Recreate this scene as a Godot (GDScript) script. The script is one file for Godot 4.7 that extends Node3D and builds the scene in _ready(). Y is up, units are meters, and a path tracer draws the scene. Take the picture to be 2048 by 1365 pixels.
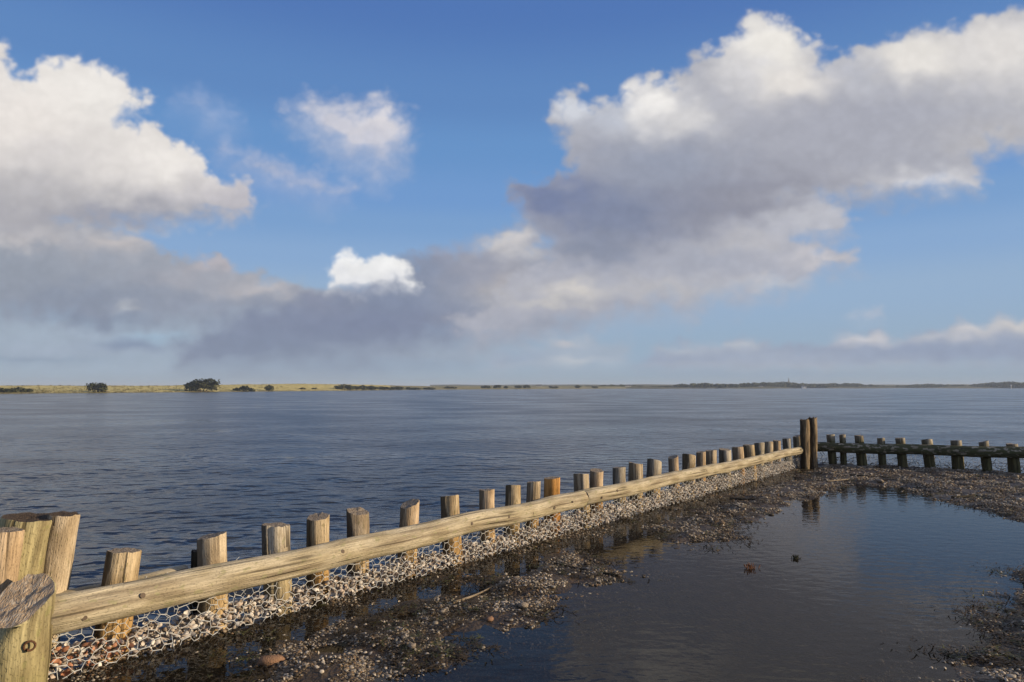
extends Node3D

# ---------------------------------------------------------------- measured camera
const F := 1365.0          # focal length in pixels of the 2048 x 1365 photograph
const CX := 1024.0
const CY := 682.5
const PITCH := 0.0669      # radians upward
const EYE := 1.3           # metres above the pool
const SEA := -0.25         # tide level below the pool

var M := {}                # materials
var used := {}
var rng := RandomNumberGenerator.new()

# ---------------------------------------------------------------- small helpers
func ray(x: float, y: float) -> Vector3:
	var c := Vector3((x - CX) / F, -(y - CY) / F, -1.0)
	return c.rotated(Vector3.RIGHT, PITCH).normalized()

func on_level(x: float, y: float, level := 0.0) -> Vector3:
	var d := ray(x, y)
	return Vector3(0, EYE, 0) + d * ((level - EYE) / d.y)

func on_wall(x: float, y: float, p: Vector3, n: Vector3) -> Vector3:
	var d := ray(x, y)
	return Vector3(0, EYE, 0) + d * ((p - Vector3(0, EYE, 0)).dot(n) / d.dot(n))

func at_depth(x: float, y: float, depth: float) -> Vector3:
	var d := ray(x, y)
	return Vector3(0, EYE, 0) + d * (depth / -d.z)

func lin(r: float, g: float, b: float) -> Color:
	return Color(r / 255.0, g / 255.0, b / 255.0).srgb_to_linear()

func rgb(r: float, g: float, b: float) -> Color:      # a linear base colour as albedo_color takes it
	return Color(r, g, b).linear_to_srgb()

func cloud_tone(r: float, g: float, b: float) -> Color:      # greys of cloud lean to blue-green, sunlit tops stay cream
	var c := lin(r, g, b)
	var k := 1.0 - smoothstep(0.35, 0.7, c.g)
	return Color(c.r * (1.0 + 0.01 * k), c.g * (1.0 + 0.035 * k), c.b * (1.0 + 0.05 * k))

func numbered(called: String) -> String:
	var n: int = used.get(called, 0)
	used[called] = n + 1
	return called if n == 0 else "%s_%03d" % [called, n]

func tag(o: Node, label: String, category: String, group := "", kind := "") -> Node:
	if label: o.set_meta("label", label)
	if category: o.set_meta("category", category)
	if group: o.set_meta("group", group)
	if kind: o.set_meta("kind", kind)
	return o

func base(called: String, where := Vector3.ZERO) -> Node3D:
	var o := Node3D.new()
	o.name = numbered(called)
	add_child(o)
	o.position = where
	return o

func put(called: String, mesh: Mesh, parent: Node3D = self, mats := []) -> MeshInstance3D:
	var o := MeshInstance3D.new()
	o.name = numbered(called) if parent == self else called
	o.mesh = mesh
	for k in mats.size():
		o.set_surface_override_material(k, mats[k])
	parent.add_child(o, true)
	return o

func fbm(seed_: int, freq: float, oct := 4, kind := FastNoiseLite.TYPE_SIMPLEX_SMOOTH) -> FastNoiseLite:
	var n := FastNoiseLite.new()
	n.seed = seed_
	n.noise_type = kind
	n.frequency = freq
	n.fractal_type = FastNoiseLite.FRACTAL_FBM
	n.fractal_octaves = oct
	return n

func sdf(poly: PackedVector2Array, p: Vector2) -> float:      # negative inside
	var d := 1e12
	var s := 1.0
	var n := poly.size()
	var j := n - 1
	for i in n:
		var a := poly[i]
		var b := poly[j]
		var e := b - a
		var w := p - a
		var t := clampf(w.dot(e) / e.length_squared(), 0.0, 1.0)
		d = minf(d, (w - e * t).length_squared())
		var c1 := p.y >= a.y
		var c2 := p.y < b.y
		var c3 := e.x * w.y > e.y * w.x
		if (c1 and c2 and c3) or (not c1 and not c2 and not c3):
			s = -s
		j = i
	return s * sqrt(d)

# ---------------------------------------------------------------- sky
# Cumulus drawn on the sky dome: each cloud has an outline, a body colour and lighter or darker lobes (positions in the photograph's pixels, turned into directions)
var CLOUDS := [
	# [outline, edge softness px, ragged px, opacity, body rgb, lobes [x, y, rx, ry, r, g, b, strength]]
	[[-260,610, 120,625, 300,600, 420,560, 620,580, 800,640, 1000,690, 1010,742, 640,762, 300,770, -260,774], 15.0, 10.0, 0.88, [155,166,180], [[120,700,180,14,156,166,182,0.8],[230,742,200,9,160,171,186,0.8],[300,672,70,10,156,180,200,0.95],[520,640,120,30,140,148,166,0.8],[180,668,90,7,160,172,188,0.8],[530,618,26,6,170,184,198,0.9],[800,735,200,14,146,158,176,0.8],[30,745,120,8,158,170,184,0.7],[260,690,70,14,122,134,158,0.8],[60,720,120,8,122,136,158,0.5]]],
	[[-260,400, 60,410, 110,430, 150,440, 200,445, 262,460, 312,488, 335,510, 400,510, 450,520, 485,540, 560,560, 600,580, 720,585, 720,645, 560,640, 450,640, 300,652, 200,662, 100,645, -260,620], 7.0, 12.0, 1.0, [150,154,165],
		[[230,485,75,22,184,178,179,0.9],[60,475,70,18,178,172,174,0.8],[430,528,60,18,176,169,173,0.9],[520,577,85,16,184,178,180,0.8],[350,560,70,18,165,163,170,0.7],[150,600,230,40,130,138,155,0.8],[200,648,190,22,118,127,148,0.9],[420,615,170,22,140,146,162,0.7],[245,615,22,10,172,174,180,0.8],[20,540,110,50,140,146,158,0.7]]],
	[[350,735, 350,690, 430,650, 560,600, 660,582, 850,503, 930,492, 1000,462, 1060,443, 1090,490, 1180,560, 1196,590, 1160,622, 1100,650, 1000,680, 850,712, 700,738, 500,748], 12.0, 12.0, 0.96, [128,136,156],
		[[1015,490,70,34,204,199,197,0.9],[1058,466,30,22,216,210,207,0.6],[1085,588,115,32,200,195,190,1.0],[1150,578,50,16,214,208,200,0.6],[960,545,80,45,146,147,160,0.8],[880,500,60,16,150,150,164,0.8],[760,650,260,40,116,124,149,0.7],[520,700,170,40,120,130,152,0.7],[1040,640,130,22,150,150,160,0.8],[1010,570,40,40,165,160,163,0.7],[620,600,60,16,132,136,155,0.6]]],
	[[655,576, 653,545, 672,522, 688,507, 706,506, 716,519, 742,510, 766,504, 792,516, 812,532, 838,555, 834,569, 760,574, 700,580], 5.0, 9.0, 0.94, [232,231,230], [[745,582,90,18,182,185,197,0.9],[700,556,30,14,224,224,227,0.7],[775,530,30,18,246,245,243,0.7],[690,525,18,14,246,245,243,0.7],[800,560,30,10,222,222,226,0.5]]],
	[[950,684, 900,640, 1000,600, 1040,540, 1150,490, 1280,480, 1400,430, 1520,390, 1640,385, 1700,418, 1706,450, 1680,474, 1600,480, 1640,492, 1716,503, 1720,530, 1640,540, 1612,575, 1540,586, 1500,602, 1410,610, 1380,637, 1330,622, 1250,642, 1150,662, 1050,674], 8.0, 12.0, 0.97, [168,168,178],
		[[1610,430,95,24,188,187,193,0.9],[1480,480,110,24,182,179,183,0.8],[1645,518,75,13,190,186,190,0.9],[1545,568,65,12,194,190,192,0.9],[1330,578,120,22,178,175,178,0.8],[1150,578,60,16,208,202,195,0.7],[1110,605,80,10,202,196,188,0.7],[1250,620,170,20,160,160,170,0.8],[1400,520,90,22,160,161,172,0.8],[1100,650,120,16,150,153,166,0.8]]],
	[[1105,242, 1104,205, 1155,178, 1172,205, 1232,205, 1262,165, 1300,154, 1342,165, 1382,112, 1450,100, 1470,60, 1520,28, 1582,44, 1612,80, 1646,100, 1652,126, 1700,108, 1760,80, 1830,54, 1900,60, 1960,34, 2050,16, 2330,-20, 2330,320, 2048,305, 1990,298, 1962,330, 1972,376, 1900,382, 1780,397, 1700,407, 1640,402, 1500,452, 1380,502, 1280,537, 1180,547, 1110,522, 1080,482, 1022,402, 1014,378, 1100,360, 1140,330, 1132,282], 7.0, 13.0, 1.0, [165,165,174],
		[[1700,230,260,90,163,163,173,0.9],[1450,400,300,66,139,139,151,1.0],[1230,430,130,70,124,131,153,1.0],[1100,395,90,40,114,124,154,1.0],[1320,330,140,50,145,150,166,0.8],[1540,92,95,62,231,227,221,1.0],[1590,160,75,34,222,217,212,0.9],[1490,150,50,50,205,203,205,0.7],[1300,208,68,44,234,231,228,1.0],[1365,240,75,22,206,204,205,0.8],[1225,235,50,30,180,184,196,0.7],[1140,212,36,26,202,205,213,0.9],[1840,112,95,46,222,218,213,1.0],[2010,95,120,70,217,213,210,0.95],[2200,120,150,100,215,212,210,0.9],[1700,150,60,30,180,180,188,0.8],[1860,362,120,20,203,202,206,0.9],[1650,392,110,14,170,170,178,0.7],[2010,280,110,40,178,175,178,0.9],[1180,500,100,36,130,136,154,0.8]]],
	[[-260,70, -60,80, 2,84, 16,122, 60,160, 84,124, 150,120, 215,134, 256,150, 276,190, 302,198, 252,224, 246,246, 300,250, 346,275, 392,300, 420,340, 442,360, 500,365, 509,385, 492,425, 470,441, 400,436, 330,452, 230,458, 120,464, 40,484, -260,500], 6.0, 13.0, 1.0, [212,207,204],
		[[160,180,140,66,232,228,223,0.9],[40,240,110,80,226,220,215,0.9],[330,320,105,40,233,228,223,0.95],[180,330,110,40,216,211,208,0.7],[90,300,60,30,205,200,200,0.5],[470,402,70,46,186,181,187,0.95],[350,400,110,30,200,195,196,0.8],[170,432,280,40,150,150,160,0.95],[0,420,150,70,166,163,168,0.9],[60,380,130,36,178,174,176,0.7],[350,440,120,14,150,151,163,0.7]]],
	[[578,213, 620,200, 682,211, 720,214, 770,200, 792,224, 816,240, 806,290, 790,312, 758,348, 740,322, 700,312, 650,280, 610,245], 15.0, 15.0, 0.97, [190,190,202], [[765,235,50,34,217,213,216,0.9],[660,225,70,16,196,196,206,0.8],[700,265,60,22,205,202,208,0.7],[740,310,60,30,176,181,200,0.6]]],
	[[352,196, 400,192, 450,214, 474,236, 450,262, 420,250, 396,222], 16.0, 13.0, 0.55, [164,176,204], []],
	[[440,282, 480,300, 560,328, 620,354, 694,372, 640,394, 600,376, 520,352, 470,312], 13.0, 12.0, 0.75, [172,177,198], [[530,338,50,12,186,183,192,0.8],[650,378,36,10,180,180,192,0.7]]],
	[[1700,628, 1724,614, 1760,616, 1764,630, 1726,636], 7.0, 6.0, 0.8, [178,182,194], []],
	[[1260,735, 1300,704, 1360,684, 1420,692, 1480,672, 1560,692, 1650,690, 1690,664, 1760,664, 1800,682, 1830,660, 1890,664, 1920,640, 1960,650, 1990,630, 2048,640, 2330,600, 2330,742, 1900,738, 1600,748, 1400,748], 6.0, 9.0, 0.97, [146,155,175],
		[[1730,680,62,14,196,194,198,0.95],[1850,672,40,9,180,182,190,0.8],[1935,660,48,15,198,195,197,0.95],[2030,650,60,16,196,192,191,0.9],[1470,690,60,10,178,182,190,0.8],[1360,700,60,9,172,178,188,0.7],[1850,705,220,14,140,150,172,0.8],[1700,735,500,9,166,172,182,0.7],[1560,715,150,12,158,166,182,0.7]]],
	[[960,742, 1000,700, 1080,690, 1100,674, 1150,672, 1190,684, 1260,690, 1262,730, 1200,742, 1100,748], 8.0, 9.0, 0.7, [160,168,182], [[1130,684,36,10,196,190,190,0.9],[1140,722,46,8,196,196,198,0.9],[1040,716,70,9,146,156,176,0.7],[1225,735,20,12,190,194,200,0.6]]],
]
const GX0 := -260.0
const GY0 := -60.0
const GS := 10.0
const GW := 262
const GH := 86

func clear_sky(el: float) -> Vector3:
	var keys := [[0.0, 149,168,184], [2.5, 151,174,196], [7.3, 149,176,206], [10.6, 136,169,209], [13.4, 122,160,206], [15.5, 113,154,206], [19.5, 103,147,200], [23.2, 95,136,191], [30.0, 81,119,181], [50.0, 64,99,161], [90.0, 50,81,141]]
	for k in range(1, keys.size()):
		if el <= keys[k][0] or k == keys.size() - 1:
			var t := smoothstep(float(keys[k - 1][0]), float(keys[k][0]), el)
			var a := lin(keys[k - 1][1], keys[k - 1][2], keys[k - 1][3])
			var b := lin(keys[k][1], keys[k][2], keys[k][3])
			var c := a.lerp(b, t)
			return Vector3(c.r, c.g, c.b)
	return Vector3.ZERO

func outer_sky(az: float, el: float, clear: Vector3, big: FastNoiseLite, fine: FastNoiseLite) -> Vector3:
	var d := Vector3(sin(az) * cos(el), sin(el), -cos(az) * cos(el))
	var q := Vector2(d.x, d.z) / (maxf(d.y, 0.0) + 0.16)
	var n := big.get_noise_2d(q.x * 100.0, q.y * 100.0) + 0.25 * fine.get_noise_2d(q.x * 100.0, q.y * 100.0) + 0.02
	var cover := smoothstep(0.0, 0.13, n)
	var thick := smoothstep(0.08, 0.42, n)
	var bright := lin(222, 218, 214)
	var grey := lin(150, 152, 163)
	var c := bright.lerp(grey, thick)
	var far := smoothstep(0.25, 0.0, el) * 0.45
	return clear.lerp(Vector3(c.r, c.g, c.b), cover).lerp(clear, far)

func grid_at(a: PackedFloat32Array, x: float, y: float) -> float:
	var u := clampf((x - GX0) / GS, 0.0, GW - 1.01)
	var v := clampf((y - GY0) / GS, 0.0, GH - 1.01)
	var i := int(u)
	var j := int(v)
	u -= i
	v -= j
	var k := j * GW + i
	return lerpf(lerpf(a[k], a[k + 1], u), lerpf(a[k + GW], a[k + GW + 1], u), v)

func sky_image() -> Image:
	var big := fbm(41, 0.011, 5)
	var fine := fbm(42, 0.05, 4)
	var clears: Array[Vector3] = []
	for j in 1024:
		clears.append(clear_sky((1024 - j - 0.5) * 90.0 / 1024.0))
	# everything round the horizon and overhead, coarse
	var lw := 1024
	var lh := 256
	var low := PackedFloat32Array()
	low.resize(lw * lh * 3)
	for j in lh:
		var el := (lh - j - 0.5) / lh * PI / 2
		for i in lw:
			var c := outer_sky((i + 0.5) / lw * TAU - PI, el, clears[j * 4 + 2], big, fine)
			var k := (j * lw + i) * 3
			low[k] = c.x
			low[k + 1] = c.y
			low[k + 2] = c.z
	var upper := Image.create_from_data(lw, lh, false, Image.FORMAT_RGBF, low.to_byte_array())
	upper.resize(4096, 1024, Image.INTERPOLATE_BILINEAR)
	# the quarter of the sky over the water, fine
	var x0 := 2048 - 540
	var w := 1080
	var h := 420
	var y0 := 1024 - h
	var col: Array[Vector3] = []
	var px := PackedVector2Array()
	col.resize(w * h)
	px.resize(w * h)
	var weight := PackedFloat32Array()
	weight.resize(w * h)
	var warp_a := fbm(11, 0.012, 5)
	var warp_b := fbm(12, 0.012, 5)
	var puff := fbm(13, 0.019, 5)
	puff.fractal_gain = 0.42
	warp_a.fractal_gain = 0.42
	warp_b.fractal_gain = 0.42
	var edge := PackedFloat32Array()
	edge.resize(w * h)
	var lump_n := fbm(14, 0.014, 4)
	lump_n.fractal_gain = 0.55
	var bil := PackedFloat32Array()
	bil.resize(w * h)
	var pu := PackedVector2Array()
	pu.resize(w * h)
	var cp := cos(PITCH)
	var sp := sin(PITCH)
	for j in h:
		var el := (h - j - 0.5) / 1024.0 * PI / 2
		for i in w:
			var az := (x0 + i + 0.5) / 4096.0 * TAU - PI
			var k := j * w + i
			var dx := sin(az) * cos(el)
			var dy := sin(el)
			var dz := -cos(az) * cos(el)
			var cy := dy * cp + dz * sp
			var cz := -dy * sp + dz * cp
			var p := Vector2(CX + F * dx / -cz, CY - F * cy / -cz)
			px[k] = p
			var a := absf(rad_to_deg(az))
			var e := rad_to_deg(el)
			var wt := smoothstep(46.5, 40.5, a) * smoothstep(36.5, 32.0, e)
			weight[k] = wt
			var c := clears[y0 + j]
			if wt < 1.0:
				c = outer_sky(az, el, c, big, fine)
				c = c.lerp(clears[y0 + j], wt)
			col[k] = c
			var m := smoothstep(790.0, 560.0, p.y) * 0.75 + 0.25
			edge[k] = puff.get_noise_2d(p.x * 0.9, p.y * 1.15)
			bil[k] = (absf(lump_n.get_noise_2d(p.x, p.y * 1.25)) * 2.6 - 0.5) * m
			pu[k] = p + Vector2(warp_a.get_noise_2d(p.x, p.y * 1.5), warp_b.get_noise_2d(p.x, p.y * 1.5)) * Vector2(32.0, 22.0) * m
	for cl in CLOUDS:
		var poly := PackedVector2Array()
		var lo := Vector2(1e9, 1e9)
		var hi := -lo
		for k in range(0, cl[0].size(), 2):
			var p := Vector2(cl[0][k], cl[0][k + 1])
			poly.append(p)
			lo = lo.min(p)
			hi = hi.max(p)
		lo -= Vector2(80, 60)
		hi += Vector2(80, 60)
		var body := cloud_tone(cl[4][0], cl[4][1], cl[4][2])
		var sd := PackedFloat32Array()
		var cr := PackedFloat32Array()
		var cg := PackedFloat32Array()
		var cb := PackedFloat32Array()
		for a in [sd, cr, cg, cb]:
			a.resize(GW * GH)
		sd.fill(999.0)
		var lobes := []
		for L in cl[5]:
			lobes.append([L, cloud_tone(L[4], L[5], L[6])])
		for j in GH:
			for i in GW:
				var p := Vector2(GX0 + i * GS, GY0 + j * GS)
				if p.x < lo.x - 20 or p.y < lo.y - 20 or p.x > hi.x + 20 or p.y > hi.y + 20:
					continue
				var k := j * GW + i
				sd[k] = sdf(poly, p)
				var c := body
				for LL in lobes:
					var L: Array = LL[0]
					var ex: float = (p.x - L[0]) / L[2]
					var ey: float = (p.y - L[1]) / L[3]
					var g: float = exp(-(ex * ex + ey * ey) * 0.9) * L[7]
					if g > 0.003:
						c = c.lerp(LL[1], minf(g * 1.15, 1.0))
				cr[k] = c.r
				cg[k] = c.g
				cb[k] = c.b
		var soft: float = cl[1]
		var rag: float = cl[2]
		var opac: float = cl[3]
		for k in w * h:
			var q := px[k]
			if q.x < lo.x or q.y < lo.y or q.x > hi.x or q.y > hi.y or weight[k] <= 0.0:
				continue
			var p := q.lerp(pu[k], 0.62)
			var d := grid_at(sd, p.x, p.y)
			if d > 60.0:
				continue
			d += edge[k] * rag * 1.1 - bil[k] * rag * 0.75
			# tops are crisp, undersides and veils soft
			var under := clampf((grid_at(sd, p.x, p.y) - grid_at(sd, p.x, p.y - 24.0)) / 24.0, 0.0, 1.0)
			var s := soft * (1.0 + 0.4 * edge[k] + 1.7 * under)
			var a := smoothstep(s * 2.0, -s * 2.4, d) * opac * weight[k]
			if a <= 0.0:
				continue
			var p2 := pu[k]
			var light := 1.08 + 0.06 * edge[k] + 0.045 * clampf(bil[k], -0.5, 0.7)
			var c := Vector3(grid_at(cr, p2.x, p2.y), grid_at(cg, p2.x, p2.y), grid_at(cb, p2.x, p2.y)) * light
			if c.x <= 0.001:
				c = Vector3(body.r, body.g, body.b)
			col[k] = col[k].lerp(c, a)
	var fl := PackedFloat32Array()
	fl.resize(w * h * 3)
	for k in w * h:
		fl[k * 3] = col[k].x
		fl[k * 3 + 1] = col[k].y
		fl[k * 3 + 2] = col[k].z
	var view := Image.create_from_data(w, h, false, Image.FORMAT_RGBF, fl.to_byte_array())
	upper.blit_rect(view, Rect2i(0, 0, w, h), Vector2i(x0, y0))
	# straight ahead lies at the seam of a panorama
	var all := Image.create_empty(4096, 2048, false, Image.FORMAT_RGBF)
	all.fill(lin(70, 76, 84))
	all.blit_rect(upper, Rect2i(2048, 0, 2048, 1024), Vector2i(0, 0))
	all.blit_rect(upper, Rect2i(0, 0, 2048, 1024), Vector2i(2048, 0))
	return all

func make_light() -> void:
	var cam := Camera3D.new()
	cam.name = "camera"
	cam.position = Vector3(0, EYE, 0)
	cam.rotation.x = PITCH
	cam.fov = rad_to_deg(2.0 * atan(CY / F))
	cam.near = 0.05
	cam.far = 12000.0
	add_child(cam)
	cam.current = true
	var env := Environment.new()
	env.background_mode = Environment.BG_SKY
	env.tonemap_mode = Environment.TONE_MAPPER_LINEAR
	env.tonemap_exposure = 1.28
	env.background_energy_multiplier = 0.78
	var sky := Sky.new()
	var pm := PanoramaSkyMaterial.new()
	pm.panorama = ImageTexture.create_from_image(sky_image())
	sky.sky_material = pm
	env.sky = sky
	env.ambient_light_source = Environment.AMBIENT_SOURCE_SKY
	env.sdfgi_enabled = true
	env.ssao_enabled = true
	env.ssil_enabled = true
	env.fog_enabled = true
	env.fog_density = 0.0004
	env.fog_light_color = Color(0.72, 0.79, 0.88)
	var we := WorldEnvironment.new()
	we.name = "environment"
	we.environment = env
	add_child(we)
	var sun := DirectionalLight3D.new()
	sun.name = "sun"
	sun.light_color = Color(1.0, 0.89, 0.73)
	sun.light_energy = 1.6
	sun.light_angular_distance = 0.5
	sun.shadow_enabled = true
	var towards := Vector3(cos(deg_to_rad(14.0)) * 0.985, sin(deg_to_rad(14.0)), cos(deg_to_rad(14.0)) * 0.13)
	add_child(sun)
	sun.look_at_from_position(towards * 50.0, Vector3.ZERO, Vector3.UP)

# ---------------------------------------------------------------- textures and materials
func noise_bytes(seed_: int, w: int, h: int, freq: float, oct: int, W: int, H: int, ridged := false) -> PackedByteArray:
	var n := fbm(seed_, freq, oct)
	if ridged:
		n.fractal_type = FastNoiseLite.FRACTAL_RIDGED
	var im := n.get_seamless_image(w, h, false, false, 0.15, true)
	im.convert(Image.FORMAT_L8)
	if w != W or h != H:
		im.resize(W, H, Image.INTERPOLATE_CUBIC)
	return im.get_data()

func tex(w: int, h: int, data: PackedByteArray, fmt := Image.FORMAT_RGB8) -> ImageTexture:
	return ImageTexture.create_from_image(Image.create_from_data(w, h, false, fmt, data))

# weathered round timber: u runs round the log, v along it
func wood_textures(seed_: int, pale: Color, tan_: Color, dark: Color, moss: Color, moss_share: float, side_streak := 0.0) -> Array:
	var W := 512
	var H := 1024
	var grain := noise_bytes(seed_, 512, 72, 0.09, 4, W, H)
	var fibre := noise_bytes(seed_ + 5, 512, 150, 0.22, 2, W, H)
	var pits := noise_bytes(seed_ + 6, 512, 1024, 0.09, 3, W, H)
	var streak := noise_bytes(seed_ + 1, 96, 24, 0.05, 3, W, H)
	var blotch := noise_bytes(seed_ + 2, 128, 256, 0.02, 4, W, H)
	var crack := noise_bytes(seed_ + 3, 128, 14, 0.035, 2, W, H, true)
	var lich := noise_bytes(seed_ + 4, 256, 512, 0.03, 5, W, H)
	var colour := PackedByteArray()
	var height := PackedByteArray()
	colour.resize(W * H * 3)
	height.resize(W * H)
	for k in W * H:
		var g := 0.5 + (grain[k] / 255.0 - 0.5) * 0.9 + (fibre[k] / 255.0 - 0.5) * 0.5
		var pit := smoothstep(0.36, 0.22, pits[k] / 255.0)
		var s := streak[k] / 255.0
		var b := blotch[k] / 255.0
		var cr := smoothstep(0.80, 0.95, crack[k] / 255.0)
		var l := smoothstep(1.0 - moss_share, 1.08 - moss_share, lich[k] / 255.0)
		var c := pale.lerp(tan_, smoothstep(0.3, 0.75, b)).lerp(dark, smoothstep(0.56, 0.95, s) * 0.7)
		c = c * (0.62 + 0.72 * g) * (1.0 - 0.22 * pit)
		c = c.lerp(moss * (0.7 + 0.6 * g), l * (0.7 if moss_share < 0.5 else 0.9))
		c = c.lerp(dark * 0.4, cr * 0.8)
		if side_streak > 0.0:      # ragged dark streaks running down one side of the log
			var away := absf((k % W) / float(W) - 0.45)
			c = c.lerp(dark * 0.42, side_streak * smoothstep(0.21, 0.13, away + 0.16 * (s - 0.5) + 0.12 * (b - 0.5) + 0.06 * (g - 0.5)))
		c = c.linear_to_srgb()
		colour[k * 3] = int(clampf(c.r, 0, 1) * 255.0)
		colour[k * 3 + 1] = int(clampf(c.g, 0, 1) * 255.0)
		colour[k * 3 + 2] = int(clampf(c.b, 0, 1) * 255.0)
		height[k] = int(clampf(0.35 + 0.35 * g + 0.2 * s - 0.5 * cr - 0.2 * pit, 0, 1) * 255.0)
	return [tex(W, H, colour), tex(W, H, height, Image.FORMAT_L8)]

func wood_material(t: Array, tint := Color.WHITE, rough := 0.85, relief := 0.6) -> StandardMaterial3D:
	var m := StandardMaterial3D.new()
	m.albedo_texture = t[0]
	m.albedo_color = tint
	m.vertex_color_use_as_albedo = true
	m.roughness = rough
	m.metallic_specular = 0.3
	m.heightmap_enabled = true
	m.heightmap_texture = t[1]
	m.heightmap_scale = relief
	return m

func spotted(seed_: int, freq: float, stops: Array, scale: Vector3, rough: float, relief := 0.0, relief_freq := 0.02) -> StandardMaterial3D:
	var m := StandardMaterial3D.new()
	var nt := NoiseTexture2D.new()
	nt.width = 1024
	nt.height = 1024
	nt.seamless = true
	nt.noise = fbm(seed_, freq, 5)
	var g := Gradient.new()
	g.offsets = PackedFloat32Array()
	var offs := PackedFloat32Array()
	var cols := PackedColorArray()
	for s in stops:
		offs.append(s[0])
		cols.append(rgb(s[1], s[2], s[3]))
	g.offsets = offs
	g.colors = cols
	nt.color_ramp = g
	m.albedo_texture = nt
	m.uv1_triplanar = true
	m.uv1_world_triplanar = true
	m.uv1_scale = scale
	m.roughness = rough
	m.metallic_specular = 0.4
	if relief > 0.0:
		var hn := NoiseTexture2D.new()
		hn.width = 1024
		hn.height = 1024
		hn.seamless = true
		hn.noise = fbm(seed_ + 9, relief_freq, 4)
		m.heightmap_enabled = true
		m.heightmap_texture = hn
		m.heightmap_scale = relief
	return m

func plain(r: float, g: float, b: float, rough := 0.8, vertex := false) -> StandardMaterial3D:
	var m := StandardMaterial3D.new()
	m.albedo_color = rgb(r, g, b)
	m.roughness = rough
	m.metallic_specular = 0.35
	m.vertex_color_use_as_albedo = vertex
	return m

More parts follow.
